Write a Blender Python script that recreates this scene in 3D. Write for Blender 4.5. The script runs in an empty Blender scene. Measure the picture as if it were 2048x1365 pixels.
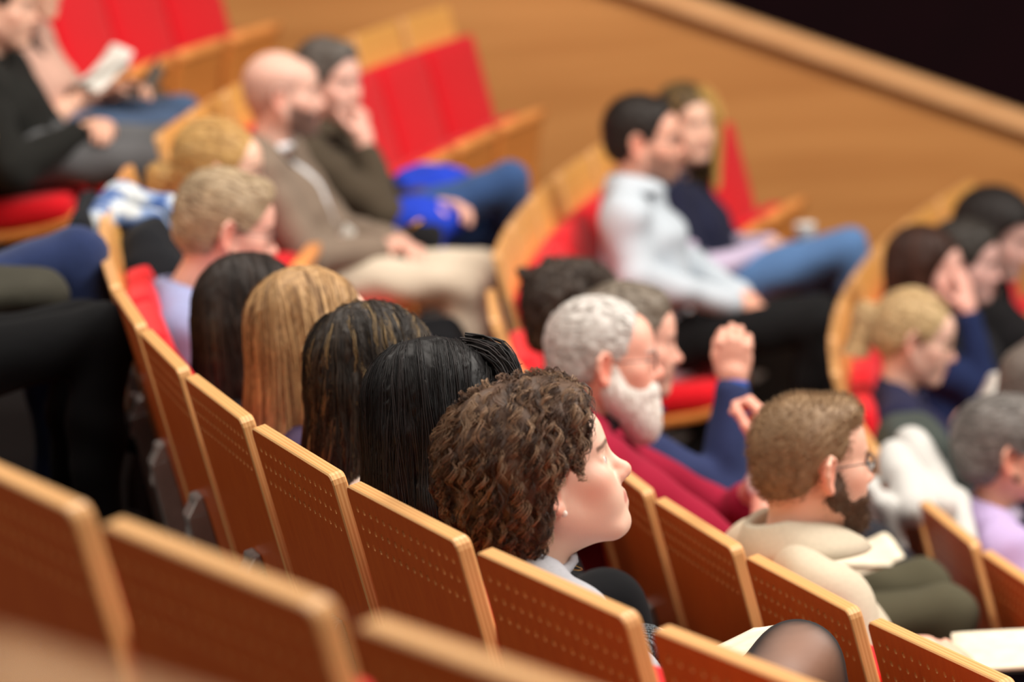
import bpy, bmesh, math
import numpy as np
from mathutils import Matrix, Vector

rng = np.random.default_rng(11)
SC = bpy.context.scene
COL = SC.collection

# ------------------------------------------------------------------ camera, world, lights, exposure
cam_d = bpy.data.cameras.new('camera')
cam_d.sensor_width = 36.0
cam_d.lens = 133.56
cam_d.clip_start = 0.05
cam_d.clip_end = 200.0
cam_o = bpy.data.objects.new('camera', cam_d)
COL.objects.link(cam_o)
CAM = np.array([-11.6659, -9.7673, 1.1543])
_yaw, _pit, _rol = 1.57205, -0.17005, -0.0788
_f = np.array([math.cos(_pit) * math.cos(_yaw), math.cos(_pit) * math.sin(_yaw), math.sin(_pit)])
_r = np.array([math.sin(_yaw), -math.cos(_yaw), 0.0])
_u = np.cross(_r, _f)
_r2 = math.cos(_rol) * _r + math.sin(_rol) * _u
_u2 = -math.sin(_rol) * _r + math.cos(_rol) * _u
cam_o.matrix_world = Matrix(((_r2[0], _u2[0], -_f[0], CAM[0]), (_r2[1], _u2[1], -_f[1], CAM[1]),
                             (_r2[2], _u2[2], -_f[2], CAM[2]), (0, 0, 0, 1)))
cam_d.dof.use_dof = True
cam_d.dof.focus_distance = 5.85
cam_d.dof.aperture_fstop = 2.8
cam_d.dof.aperture_blades = 9
SC.camera = cam_o

SC.view_settings.view_transform = 'Standard'
SC.view_settings.look = 'None'
SC.view_settings.gamma = 1.0
SC.view_settings.use_curve_mapping = False
SC.view_settings.exposure = 0.0

world = bpy.data.worlds.new('world')
SC.world = world
world.use_nodes = True
world.node_tree.nodes['Background'].inputs['Color'].default_value = (1.0, 0.86, 0.74, 1)
world.node_tree.nodes['Background'].inputs['Strength'].default_value = 0.25


def area_light(name, loc, target, sx, sy, power, col):
    d = bpy.data.lights.new(name, 'AREA')
    d.shape = 'RECTANGLE'
    d.size, d.size_y = sx, sy
    d.energy = power
    d.color = col
    o = bpy.data.objects.new(name, d)
    COL.objects.link(o)
    o.location = loc
    v = Vector(target) - Vector(loc)
    o.rotation_euler = v.to_track_quat('-Z', 'Y').to_euler()
    return o


area_light('stage_front_light', (-5.5, -1.5, 5.2), (-11.3, -0.5, 0.0), 3.0, 4.0, 700, (1.0, 0.94, 0.86))
area_light('house_ceiling_light', (-11.2, -2.6, 6.3), (-11.5, -2.4, 0.0), 5.0, 10.0, 720, (1.0, 0.93, 0.84))
area_light('near_fill_light', (-6.0, -7.5, 4.6), (-12.2, -6.2, 0.2), 2.0, 2.0, 330, (1.0, 0.95, 0.88))  # added fill lamp, aimed to brighten the top edges of the nearest rows
area_light('rear_fill_light', (-18.5, -5.5, 4.2), (-12.0, -3.0, 0.2), 6.0, 2.5, 150, (1.0, 0.92, 0.82))  # added fill lamp behind the rows, lifts the rear faces of the seat backs


# ------------------------------------------------------------------ colour helpers and materials
def lin(c):
    c = np.asarray(c, float) / 255.0
    return np.where(c <= 0.04045, c / 12.92, ((c + 0.055) / 1.055) ** 2.4)


def rgba(c):
    a = lin(c)
    return (float(a[0]), float(a[1]), float(a[2]), 1.0)


def new_mat(name):
    m = bpy.data.materials.new(name)
    m.use_nodes = True
    nt = m.node_tree
    return m, nt, nt.nodes['Principled BSDF']


def noise_col(nt, b, c1, c2, scale, detail=3.0, coord='Object', stretch=(1, 1, 1), lo=0.3, hi=0.7, rot=(0, 0, 0)):
    tc = nt.nodes.new('ShaderNodeTexCoord')
    mp = nt.nodes.new('ShaderNodeMapping')
    mp.inputs['Scale'].default_value = stretch
    mp.inputs['Rotation'].default_value = rot
    nz = nt.nodes.new('ShaderNodeTexNoise')
    nz.inputs['Scale'].default_value = scale
    nz.inputs['Detail'].default_value = detail
    cr = nt.nodes.new('ShaderNodeValToRGB')
    cr.color_ramp.elements[0].position = lo
    cr.color_ramp.elements[1].position = hi
    cr.color_ramp.elements[0].color = rgba(c1)
    cr.color_ramp.elements[1].color = rgba(c2)
    nt.links.new(tc.outputs[coord], mp.inputs['Vector'])
    nt.links.new(mp.outputs['Vector'], nz.inputs['Vector'])
    nt.links.new(nz.outputs['Fac'], cr.inputs['Fac'])
    nt.links.new(cr.outputs['Color'], b.inputs['Base Color'])
    return nz, cr


def add_bump(nt, b, src, strength, dist):
    bp = nt.nodes.new('ShaderNodeBump')
    bp.inputs['Strength'].default_value = strength
    bp.inputs['Distance'].default_value = dist
    nt.links.new(src, bp.inputs['Height'])
    nt.links.new(bp.outputs['Normal'], b.inputs['Normal'])


RECLINE = 0.20


def wood_mat(name, c1, c2, rough, stretch, scale=6.0, coat=0.0, rot=(0, 0, 0), coat_rough=0.2):
    m, nt, b = new_mat(name)
    noise_col(nt, b, c1, c2, scale, 6.0, 'Object', stretch, 0.25, 0.75, rot)
    b.inputs['Roughness'].default_value = rough
    b.inputs['Coat Weight'].default_value = coat
    b.inputs['Coat Roughness'].default_value = coat_rough
    return m


M = {}
M['veneer'] = wood_mat('beech_veneer', (206, 88, 30), (222, 106, 38), 0.40, (14, 14, 1.2), 5.0, 0.3, (RECLINE, 0, 0), 0.22)
M['beech'] = wood_mat('beech_light', (206, 150, 88), (222, 168, 104), 0.45, (14, 14, 1.5), 5.0, 0.25)
M['front'] = wood_mat('beech_front', (226, 164, 82), (238, 180, 96), 0.4, (14, 14, 1.2), 5.0, 0.4, (RECLINE, 0, 0), 0.25)
M['shell'] = wood_mat('seat_shell_wood', (204, 124, 56), (220, 142, 70), 0.4, (14, 14, 1.5), 5.0, 0.3)
M['edge'] = wood_mat('seat_edge_lit_wood', (238, 150, 78), (248, 168, 92), 0.4, (3, 14, 14), 5.0, 0.3)  # shell edge wood, with the brightness of its lit top put into the colour
M['wall_wood'] = wood_mat('wall_veneer', (172, 112, 54), (200, 140, 78), 0.5, (0.35, 1, 5.5), 1.6, 0.1)
M['rail_wood'] = wood_mat('rail_beech', (205, 150, 98), (222, 170, 118), 0.45, (1, 6, 12), 3.0, 0.2)


def ply_mat():
    m, nt, b = new_mat('plywood_edge')
    tc = nt.nodes.new('ShaderNodeTexCoord')
    mp = nt.nodes.new('ShaderNodeMapping')
    mp.inputs['Rotation'].default_value = (-RECLINE, 0, 0)
    wv = nt.nodes.new('ShaderNodeTexWave')
    wv.wave_type = 'BANDS'
    wv.bands_direction = 'Y'
    wv.inputs['Scale'].default_value = 52.0
    wv.inputs['Distortion'].default_value = 0.4
    cr = nt.nodes.new('ShaderNodeValToRGB')
    cr.color_ramp.elements[0].color = rgba((214, 152, 90))
    cr.color_ramp.elements[1].color = rgba((236, 184, 122))
    nt.links.new(tc.outputs['Object'], mp.inputs['Vector'])
    nt.links.new(mp.outputs['Vector'], wv.inputs['Vector'])
    nt.links.new(wv.outputs['Fac'], cr.inputs['Fac'])
    nt.links.new(cr.outputs['Color'], b.inputs['Base Color'])
    b.inputs['Roughness'].default_value = 0.4
    b.inputs['Coat Weight'].default_value = 0.3
    return m


M['ply'] = ply_mat()


def cloth_mat(name, c, var=0.12, rough=0.85, scale=60.0, bump=0.25, sheen=0.15, stretch=(1, 1, 1), dist=0.002):
    m, nt, b = new_mat(name)
    c = np.array(c, float)
    nz, cr = noise_col(nt, b, c * (1 - var), np.minimum(c * (1 + var), 255), scale, 4.0, 'Object', stretch)
    b.inputs['Roughness'].default_value = rough
    b.inputs['Sheen Weight'].default_value = sheen
    b.inputs['Sheen Roughness'].default_value = 0.5
    b.inputs['Specular IOR Level'].default_value = 0.12
    if bump:
        add_bump(nt, b, nz.outputs['Fac'], bump, dist)
    return m


def plain_mat(name, c, rough=0.5, metal=0.0, **kw):
    m, nt, b = new_mat(name)
    noise_col(nt, b, np.array(c, float) * 0.95, np.minimum(np.array(c, float) * 1.05, 255), 30.0)
    b.inputs['Roughness'].default_value = rough
    b.inputs['Metallic'].default_value = metal
    for k, v in kw.items():
        b.inputs[k].default_value = v
    return m


M['red'] = cloth_mat('red_upholstery', (214, 22, 34), 0.05, 0.8, 180.0, 0.15, 0.1)
M['alu'] = plain_mat('cast_aluminium', (150, 142, 138), 0.4, 0.35)
M['carpet'] = cloth_mat('dark_carpet', (15, 12, 12), 0.25, 0.95, 120.0, 0.3, 0.0)
M['maroon'] = cloth_mat('maroon_wall', (20, 2, 6), 0.1, 0.9, 4.0, 0.0, 0.0)
M['black_plastic'] = plain_mat('black_plastic', (22, 22, 24), 0.35)
M['paper'] = plain_mat('paper', (226, 222, 214), 0.8)
M['cream'] = plain_mat('cream_paper', (222, 210, 186), 0.8)
M['metal_frame'] = plain_mat('spectacle_frame', (44, 42, 46), 0.3, 0.3)
M['thin_metal'] = plain_mat('spectacle_wire', (150, 120, 84), 0.25, 0.9)
M['silver'] = plain_mat('silver', (210, 205, 200), 0.2, 1.0)
M['gold'] = plain_mat('gold', (214, 160, 60), 0.25, 1.0)
M['pearl'] = plain_mat('pearl', (236, 226, 214), 0.2)


def glass_mat():
    m, nt, b = new_mat('lens_glass')
    b.inputs['Base Color'].default_value = (1, 1, 1, 1)
    b.inputs['Roughness'].default_value = 0.02
    b.inputs['Transmission Weight'].default_value = 1.0
    b.inputs['IOR'].default_value = 1.08
    return m


M['lens'] = glass_mat()


def attr_mat(name, rough, spec=0.4, sss=0.0, bump_scale=0, bump=0.0, sheen=0.0, aniso=0.0):
    m, nt, b = new_mat(name)
    at = nt.nodes.new('ShaderNodeAttribute')
    at.attribute_name = 'Col'
    nt.links.new(at.outputs['Color'], b.inputs['Base Color'])
    b.inputs['Roughness'].default_value = rough
    b.inputs['Specular IOR Level'].default_value = spec
    b.inputs['Sheen Weight'].default_value = sheen
    if sss:
        b.inputs['Subsurface Weight'].default_value = sss
        b.inputs['Subsurface Radius'].default_value = (0.012, 0.005, 0.003)
        b.inputs['Subsurface Scale'].default_value = 0.5
    if bump:
        tc = nt.nodes.new('ShaderNodeTexCoord')
        nz = nt.nodes.new('ShaderNodeTexNoise')
        nz.inputs['Scale'].default_value = bump_scale
        nz.inputs['Detail'].default_value = 4.0
        nt.links.new(tc.outputs['Object'], nz.inputs['Vector'])
        add_bump(nt, b, nz.outputs['Fac'], bump, 0.002)
    return m


M['skin'] = attr_mat('skin', 0.48, 0.4, 0.12, 260, 0.08)
M['hair'] = attr_mat('hair', 0.50, 0.28)
M['eye'] = attr_mat('eye', 0.1, 0.6)


def tights_mat():
    m, nt, b = new_mat('sheer_black_tights')
    lw = nt.nodes.new('ShaderNodeLayerWeight')
    lw.inputs['Blend'].default_value = 0.45
    cr = nt.nodes.new('ShaderNodeValToRGB')
    cr.color_ramp.elements[0].position = 0.2
    cr.color_ramp.elements[0].color = rgba((132, 92, 70))
    cr.color_ramp.elements[1].position = 0.72
    cr.color_ramp.elements[1].color = rgba((26, 22, 24))
    nt.links.new(lw.outputs['Facing'], cr.inputs['Fac'])
    nt.links.new(cr.outputs['Color'], b.inputs['Base Color'])
    b.inputs['Roughness'].default_value = 0.55
    return m


M['tights'] = tights_mat()


def rib_mat(name, c1, c2, scale, axis='X'):
    m, nt, b = new_mat(name)
    tc = nt.nodes.new('ShaderNodeTexCoord')
    wv = nt.nodes.new('ShaderNodeTexWave')
    wv.bands_direction = axis
    wv.inputs['Scale'].default_value = scale
    wv.inputs['Distortion'].default_value = 1.5
    nz = nt.nodes.new('ShaderNodeTexNoise')
    nz.inputs['Scale'].default_value = 320.0
    cr = nt.nodes.new('ShaderNodeValToRGB')
    cr.color_ramp.elements[0].position = 0.4
    cr.color_ramp.elements[1].position = 0.65
    cr.color_ramp.elements[0].color = rgba(c1)
    cr.color_ramp.elements[1].color = rgba(c2)
    nt.links.new(tc.outputs['Object'], wv.inputs['Vector'])
    nt.links.new(tc.outputs['Object'], nz.inputs['Vector'])
    nt.links.new(nz.outputs['Fac'], cr.inputs['Fac'])
    nt.links.new(cr.outputs['Color'], b.inputs['Base Color'])
    add_bump(nt, b, wv.outputs['Fac'], 0.8, 0.004)
    b.inputs['Roughness'].default_value = 0.9
    return m


_mats = {}


def cm(c, kind='cloth'):
    key = (tuple(c), kind)
    if key not in _mats:
        nm = 'cloth_%d' % len(_mats)
        if kind == 'cloth':
            _mats[key] = cloth_mat(nm, c, 0.03, 0.9, 160.0, 0.12, 0.03)
        elif kind == 'denim':
            _mats[key] = cloth_mat(nm, c, 0.16, 0.9, 240.0, 0.3)
        elif kind == 'knit':
            _mats[key] = rib_mat(nm, np.array(c) * 0.55, np.minimum(np.array(c) * 1.6, 255), 60.0, 'X')
        elif kind == 'lace':
            m, nt, b = new_mat(nm)
            tc = nt.nodes.new('ShaderNodeTexCoord')
            vo = nt.nodes.new('ShaderNodeTexVoronoi')
            vo.inputs['Scale'].default_value = 90.0
            cr = nt.nodes.new('ShaderNodeValToRGB')
            cr.color_ramp.elements[0].position = 0.12
            cr.color_ramp.elements[1].position = 0.3
            cr.color_ramp.elements[0].color = rgba((186, 140, 104))
            cr.color_ramp.elements[1].color = rgba(c)
            nt.links.new(tc.outputs['Object'], vo.inputs['Vector'])
            nt.links.new(vo.outputs['Distance'], cr.inputs['Fac'])
            nt.links.new(cr.outputs['Color'], b.inputs['Base Color'])
            add_bump(nt, b, vo.outputs['Distance'], 0.5, 0.003)
            b.inputs['Roughness'].default_value = 0.9
            _mats[key] = m
    return _mats[key]


# ------------------------------------------------------------------ mesh helpers
def mesh_np(name, V, F, mat, parent=None, cols=None, smooth=True):
    """V (n,3); F list of arrays of quads/tris (m,k)."""
    me = bpy.data.meshes.new(name)
    V = np.asarray(V, np.float32)
    Fs = [np.asarray(f, np.int32) for f in (F if isinstance(F, list) else [F]) if len(f)]
    me.vertices.add(len(V))
    me.vertices.foreach_set('co', V.ravel())
    tot = np.concatenate([np.full(len(f), f.shape[1], np.int32) for f in Fs])
    loops = np.concatenate([f.ravel() for f in Fs])
    me.loops.add(len(loops))
    me.loops.foreach_set('vertex_index', loops)
    me.polygons.add(len(tot))
    st = np.zeros(len(tot), np.int32)
    st[1:] = np.cumsum(tot)[:-1]
    me.polygons.foreach_set('loop_start', st)
    me.polygons.foreach_set('loop_total', tot)
    me.polygons.foreach_set('use_smooth', np.full(len(tot), smooth))
    me.update(calc_edges=True)
    if cols is not None:
        a = me.color_attributes.new('Col', 'FLOAT_COLOR', 'POINT')
        c4 = np.ones((len(V), 4), np.float32)
        c4[:, :3] = cols
        a.data.foreach_set('color', c4.ravel())
    me.materials.append(mat)
    o = bpy.data.objects.new(name, me)
    COL.objects.link(o)
    if parent is not None:
        o.parent = parent
    return o


def bm_obj(name, bm, mats, parent=None, smooth=False):
    me = bpy.data.meshes.new(name)
    bm.normal_update()
    bm.to_mesh(me)
    bm.free()
    for m in (mats if isinstance(mats, (list, tuple)) else [mats]):
        me.materials.append(m)
    if smooth:
        me.polygons.foreach_set('use_smooth', np.full(len(me.polygons), True))
    o = bpy.data.objects.new(name, me)
    COL.objects.link(o)
    if parent is not None:
        o.parent = parent
    return o


def rbox(size, r, n=6, bulge=0.0):
    """rounded box centred on 0: returns V, F quads."""
    sx, sy, sz = [s / 2 for s in size]
    V, F = [], []
    t = np.linspace(-1, 1, n + 1)
    t = np.sign(t) * (1 - (1 - np.abs(t)) ** 1.6)
    for ax in range(3):
        for sg in (-1, 1):
            base = len(V)
            for i in range(n + 1):
                for j in range(n + 1):
                    p = [0, 0, 0]
                    p[ax] = sg
                    p[(ax + 1) % 3] = t[i]
                    p[(ax + 2) % 3] = t[j] * sg
                    V.append(p)
            for i in range(n):
                for j in range(n):
                    a = base + i * (n + 1) + j
                    F.append((a, a + n + 1, a + n + 2, a + 1))
    V = np.array(V, float)
    P = V * np.array([sx, sy, sz])
    rr = np.minimum(r, np.array([sx, sy, sz]) * 0.98)
    inn = np.clip(P, -(np.array([sx, sy, sz]) - rr), np.array([sx, sy, sz]) - rr)
    d = P - inn
    L = np.linalg.norm(d / rr, axis=1, keepdims=True)
    L[L == 0] = 1
    P = inn + d / L
    if bulge:
        w = (1 - (P[:, 0] / sx) ** 2) * (1 - (P[:, 2] / sz) ** 2)
        P[:, 1] += np.where(P[:, 1] > 0, bulge * w, 0)
    # weld
    key = np.round(P * 1e5).astype(np.int64)
    _, idx, inv = np.unique(key, axis=0, return_index=True, return_inverse=True)
    inv = inv.ravel()
    F = inv[np.array(F)]
    return P[idx], F


def xf(V, R=None, t=(0, 0, 0)):
    V = np.asarray(V, float)
    if R is not None:
        V = V @ np.asarray(R).T
    return V + np.asarray(t, float)


def rot(ax, a):
    c, s = math.cos(a), math.sin(a)
    if ax == 'x':
        return np.array([[1, 0, 0], [0, c, -s], [0, s, c]])
    if ax == 'y':
        return np.array([[c, 0, s], [0, 1, 0], [-s, 0, c]])
    return np.array([[c, -s, 0], [s, c, 0], [0, 0, 1]])


def joinVF(parts):
    Vs, Fs, n = [], [], 0
    for V, F in parts:
        Vs.append(np.asarray(V, float))
        Fs.append(np.asarray(F) + n)
        n += len(V)
    k = {}
    for f in Fs:
        k.setdefault(f.shape[1], []).append(f)
    return np.concatenate(Vs), [np.concatenate(v) for v in k.values()]


def tubeVF(P, r, n=6, closed=False):
    """tube along polyline P with radius r (scalar or array)."""
    P = np.asarray(P, float)
    m = len(P)
    r = np.broadcast_to(np.asarray(r, float), (m,))
    T = np.gradient(P, axis=0)
    if closed:
        T = np.roll(P, -1, 0) - np.roll(P, 1, 0)
    T /= np.linalg.norm(T, axis=1, keepdims=True) + 1e-9
    ref = np.array([0.31, 0.2, 0.93])
    A = np.cross(T, ref)
    A /= np.linalg.norm(A, axis=1, keepdims=True) + 1e-9
    B = np.cross(T, A)
    an = np.arange(n) * 2 * math.pi / n
    V = P[:, None] + r[:, None, None] * (np.cos(an)[None, :, None] * A[:, None] + np.sin(an)[None, :, None] * B[:, None])
    V = V.reshape(-1, 3)
    F = []
    for i in range(m if closed else m - 1):
        for j in range(n):
            a, b = i * n + j, i * n + (j + 1) % n
            c, d = ((i + 1) % m) * n + (j + 1) % n, ((i + 1) % m) * n + j
            F.append((a, b, c, d))
    return V, np.array(F)


# ------------------------------------------------------------------ signed-distance modelling (one continuous surface per mesh)
def smin(a, b, k):
    h = np.maximum(k - np.abs(a - b), 0) / k
    return np.minimum(a, b) - h * h * k * 0.25


class Ell:
    def __init__(s, c, r, R=None):
        s.c, s.r = np.array(c, float), np.array(r, float)
        s.R = None if R is None else np.asarray(R)
        m = s.r.max() if R is not None else s.r
        s.lo, s.hi = s.c - m, s.c + m

    def d(s, X, Y, Z):
        x, y, z = X - s.c[0], Y - s.c[1], Z - s.c[2]
        if s.R is not None:
            R = s.R
            x, y, z = (R[0, 0] * x + R[1, 0] * y + R[2, 0] * z, R[0, 1] * x + R[1, 1] * y + R[2, 1] * z,
                       R[0, 2] * x + R[1, 2] * y + R[2, 2] * z)
        a, b, c = s.r
        k0 = np.sqrt((x / a) ** 2 + (y / b) ** 2 + (z / c) ** 2)
        k1 = np.sqrt((x / a ** 2) ** 2 + (y / b ** 2) ** 2 + (z / c ** 2) ** 2) + 1e-6
        return k0 * (k0 - 1) / k1


class RC:
    """capsule a->b with radii r1,r2; sx stretches the x axis (wide torsos)."""
    def __init__(s, a, b, r1, r2=None, sx=1.0):
        r2 = r1 if r2 is None else r2
        s.a, s.b, s.r1, s.r2, s.sx = np.array(a, float), np.array(b, float), r1, r2, sx
        m = np.array([max(r1, r2) * sx, max(r1, r2), max(r1, r2)])
        s.lo, s.hi = np.minimum(s.a, s.b) - m, np.maximum(s.a, s.b) + m

    def d(s, X, Y, Z):
        cx = (s.a[0] + s.b[0]) / 2
        ax, bx = cx + (s.a[0] - cx) / s.sx, cx + (s.b[0] - cx) / s.sx
        x = cx + (X - cx) / s.sx - ax
        y, z = Y - s.a[1], Z - s.a[2]
        bax, bay, baz = bx - ax, s.b[1] - s.a[1], s.b[2] - s.a[2]
        L = bax * bax + bay * bay + baz * baz + 1e-9
        h = np.clip((x * bax + y * bay + z * baz) / L, 0, 1)
        return np.sqrt((x - bax * h) ** 2 + (y - bay * h) ** 2 + (z - baz * h) ** 2) - (s.r1 + (s.r2 - s.r1) * h)


class Box:
    def __init__(s, c, h, r=0.0, R=None):
        s.c, s.h, s.r = np.array(c, float), np.array(h, float), r
        s.R = None if R is None else np.asarray(R)
        m = s.h if R is None else np.full(3, np.linalg.norm(s.h))
        s.lo, s.hi = s.c - m, s.c + m

    def d(s, X, Y, Z):
        x, y, z = X - s.c[0], Y - s.c[1], Z - s.c[2]
        if s.R is not None:
            R = s.R
            x, y, z = (R[0, 0] * x + R[1, 0] * y + R[2, 0] * z, R[0, 1] * x + R[1, 1] * y + R[2, 1] * z,
                       R[0, 2] * x + R[1, 2] * y + R[2, 2] * z)
        qx, qy, qz = np.abs(x) - s.h[0] + s.r, np.abs(y) - s.h[1] + s.r, np.abs(z) - s.h[2] + s.r
        return (np.sqrt(np.maximum(qx, 0) ** 2 + np.maximum(qy, 0) ** 2 + np.maximum(qz, 0) ** 2)
                + np.minimum(np.maximum(np.maximum(qx, qy), qz), 0) - s.r)


class Ring:
    """torus: centre, normal, radii (rx, ry) approx ellipse in plane, tube r."""
    def __init__(s, c, R, rad, r, ey=1.0):
        s.c, s.R, s.rad, s.r, s.ey = np.array(c, float), np.asarray(R), rad, r, ey
        m = rad * max(1, ey) + r
        s.lo, s.hi = s.c - m, s.c + m

    def d(s, X, Y, Z):
        x, y, z = X - s.c[0], Y - s.c[1], Z - s.c[2]
        R = s.R
        x, y, z = (R[0, 0] * x + R[1, 0] * y + R[2, 0] * z, R[0, 1] * x + R[1, 1] * y + R[2, 1] * z,
                   R[0, 2] * x + R[1, 2] * y + R[2, 2] * z)
        q = np.sqrt(x * x + (y / s.ey) ** 2) - s.rad
        return np.sqrt(q * q + z * z) - s.r


class Vol:
    def __init__(s, lo, hi, vox):
        s.v = vox
        s.lo = np.array(lo, float)
        s.n = np.maximum(np.ceil((np.array(hi) - s.lo) / vox).astype(int) + 1, 4)
        s.ax = [(s.lo[i] + vox * np.arange(s.n[i])).astype(np.float32) for i in range(3)]
        s.D = np.full(s.n, 0.5, np.float32)

    def sl(s, lo, hi, m):
        a = np.clip(np.floor((lo - m - s.lo) / s.v).astype(int), 0, s.n)
        b = np.clip(np.ceil((hi + m - s.lo) / s.v).astype(int) + 1, 0, s.n)
        if np.any(b <= a):
            return None, None
        S = tuple(slice(a[i], b[i]) for i in range(3))
        X = s.ax[0][S[0]][:, None, None]
        Y = s.ax[1][S[1]][None, :, None]
        Z = s.ax[2][S[2]][None, None, :]
        return S, (X, Y, Z)

    def add(s, p, k=0.02):
        S, g = s.sl(p.lo, p.hi, 2 * k + 2 * s.v)
        if S is None:
            return
        d = p.d(*g).astype(np.float32)
        s.D[S] = smin(s.D[S], d, k)

    def sub(s, p, k=0.01):
        S, g = s.sl(p.lo, p.hi, 2 * k + 2 * s.v)
        if S is None:
            return
        d = p.d(*g).astype(np.float32)
        s.D[S] = -smin(-s.D[S], d, k)

    def cut(s, fn):
        X, Y, Z = s.ax[0][:, None, None], s.ax[1][None, :, None], s.ax[2][None, None, :]
        s.D = np.maximum(s.D, fn(X, Y, Z).astype(np.float32))

    def disp(s, fn):
        X, Y, Z = s.ax[0][:, None, None], s.ax[1][None, :, None], s.ax[2][None, None, :]
        s.D = s.D + fn(X, Y, Z).astype(np.float32)

    def sample(s, P):
        q = (P - s.lo) / s.v
        q = np.clip(q, 0, s.n - 1.001)
        i = q.astype(int)
        f = q - i
        D = s.D
        o = 0
        for dx in (0, 1):
            for dy in (0, 1):
                for dz in (0, 1):
                    w = (f[:, 0] if dx else 1 - f[:, 0]) * (f[:, 1] if dy else 1 - f[:, 1]) * (f[:, 2] if dz else 1 - f[:, 2])
                    o = o + w * D[i[:, 0] + dx, i[:, 1] + dy, i[:, 2] + dz]
        return o

    def grad(s, P):
        e = s.v
        g = np.stack([s.sample(P + np.eye(3)[a] * e) - s.sample(P - np.eye(3)[a] * e) for a in range(3)], 1)
        return g / (np.linalg.norm(g, axis=1, keepdims=True) + 1e-9)

    def mesh(s):
        D = s.D.copy()
        D[0], D[-1] = 0.5, 0.5
        D[:, 0], D[:, -1] = 0.5, 0.5
        D[:, :, 0], D[:, :, -1] = 0.5, 0.5
        ins = D < 0
        c = np.zeros(np.array(ins.shape) - 1, np.int8)
        for dx in (0, 1):
            for dy in (0, 1):
                for dz in (0, 1):
                    c += ins[dx:ins.shape[0] - 1 + dx, dy:ins.shape[1] - 1 + dy, dz:ins.shape[2] - 1 + dz]
        act = (c > 0) & (c < 8)
        I = np.argwhere(act)
        if len(I) == 0:
            return np.zeros((0, 3)), np.zeros((0, 4), int)
        idx = np.full(act.shape, -1, np.int64)
        idx[tuple(I.T)] = np.arange(len(I))
        off = np.array([[a, b, d] for a in (0, 1) for b in (0, 1) for d in (0, 1)])
        val = np.stack([D[I[:, 0] + o[0], I[:, 1] + o[1], I[:, 2] + o[2]] for o in off], 1)
        acc = np.zeros((len(I), 3))
        cnt = np.zeros(len(I))
        for a in range(8):
            for b in range(a + 1, 8):
                df = off[b] - off[a]
                if np.abs(df).sum() != 1:
                    continue
                va, vb = val[:, a], val[:, b]
                m = (va < 0) != (vb < 0)
                t = np.where(m, va / np.where(m, va - vb, 1), 0)
                acc += np.where(m[:, None], off[a] + t[:, None] * df, 0)
                cnt += m
        V = s.lo + s.v * (I + acc / cnt[:, None])
        quads = []
        for ax in range(3):
            sh = [slice(None)] * 3
            sh2 = [slice(None)] * 3
            sh[ax] = slice(0, -1)
            sh2[ax] = slice(1, None)
            A, B = ins[tuple(sh)], ins[tuple(sh2)]
            E = np.argwhere(A != B)
            u, w = (ax + 1) % 3, (ax + 2) % 3
            ok = (E[:, u] > 0) & (E[:, w] > 0) & (E[:, u] < act.shape[u]) & (E[:, w] < act.shape[w])
            E = E[ok]
            fl = A[tuple(E.T)]
            eu, ew = np.eye(3, dtype=int)[u], np.eye(3, dtype=int)[w]
            q = np.stack([idx[tuple((E - eu - ew).T)], idx[tuple((E - ew).T)], idx[tuple(E.T)], idx[tuple((E - eu).T)]], 1)
            q = np.where(fl[:, None], q, q[:, ::-1])
            quads.append(q)
        Q = np.concatenate(quads)
        return V, Q[(Q >= 0).all(1)]


def vol_from(prims, vox, k=0.02, extra=0.03):
    lo = np.min([p.lo for p, *_ in prims], 0) - extra
    hi = np.max([p.hi for p, *_ in prims], 0) + extra
    v = Vol(lo, hi, vox)
    for p in prims:
        if len(p) > 1:
            v.add(p[0], p[1])
        else:
            v.add(p[0], k)
    return v


# ------------------------------------------------------------------ the hall: rows are arcs about the world origin
RB, PITCH, STEP, SEATW = 12.6553, 0.9174, 0.393, 0.55
TOP = 1.04                       # height of a seat back above its tier
ROW = {'Z': -2, 'A': -1, 'B': 0, 'C': 1, 'D': 2}
PHI = {('Z', 'n'): -0.6215, ('A', 'n'): -0.4904, ('B', 'n'): -0.4436, ('C', 'n'): -0.343, ('D', 'n'): -0.176,
       ('B', 'f'): 0.3409, ('C', 'f'): 0.3591}


def seat_frame(row, blk, i):
    k = ROW[row]
    R = RB - k * PITCH
    th = PHI[(row, blk)] + i * SEATW / R
    z = -k * STEP - TOP + (-0.008 if row == 'Z' else 0)
    Rc = R * math.cos(0.239 / R)
    o = np.array([-Rc * math.cos(th), Rc * math.sin(th), z])
    return o, math.atan2(-math.cos(th), -math.sin(th))


def at_seat(name, seat, label=None, cat=None, group=None):
    o = bpy.data.objects.new(name, None)
    COL.objects.link(o)
    loc, a = seat_frame(*seat)
    o.location = loc
    o.rotation_euler = (0, 0, a)
    o.empty_display_size = 0.2
    if label:
        o['label'] = label
    if cat:
        o['category'] = cat
    if group:
        o['group'] = group
    return o


def arc_pts(R, a0, a1, n):
    t = np.linspace(a0, a1, n)
    return np.stack([-R * np.cos(t), R * np.sin(t)], 1)


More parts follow.
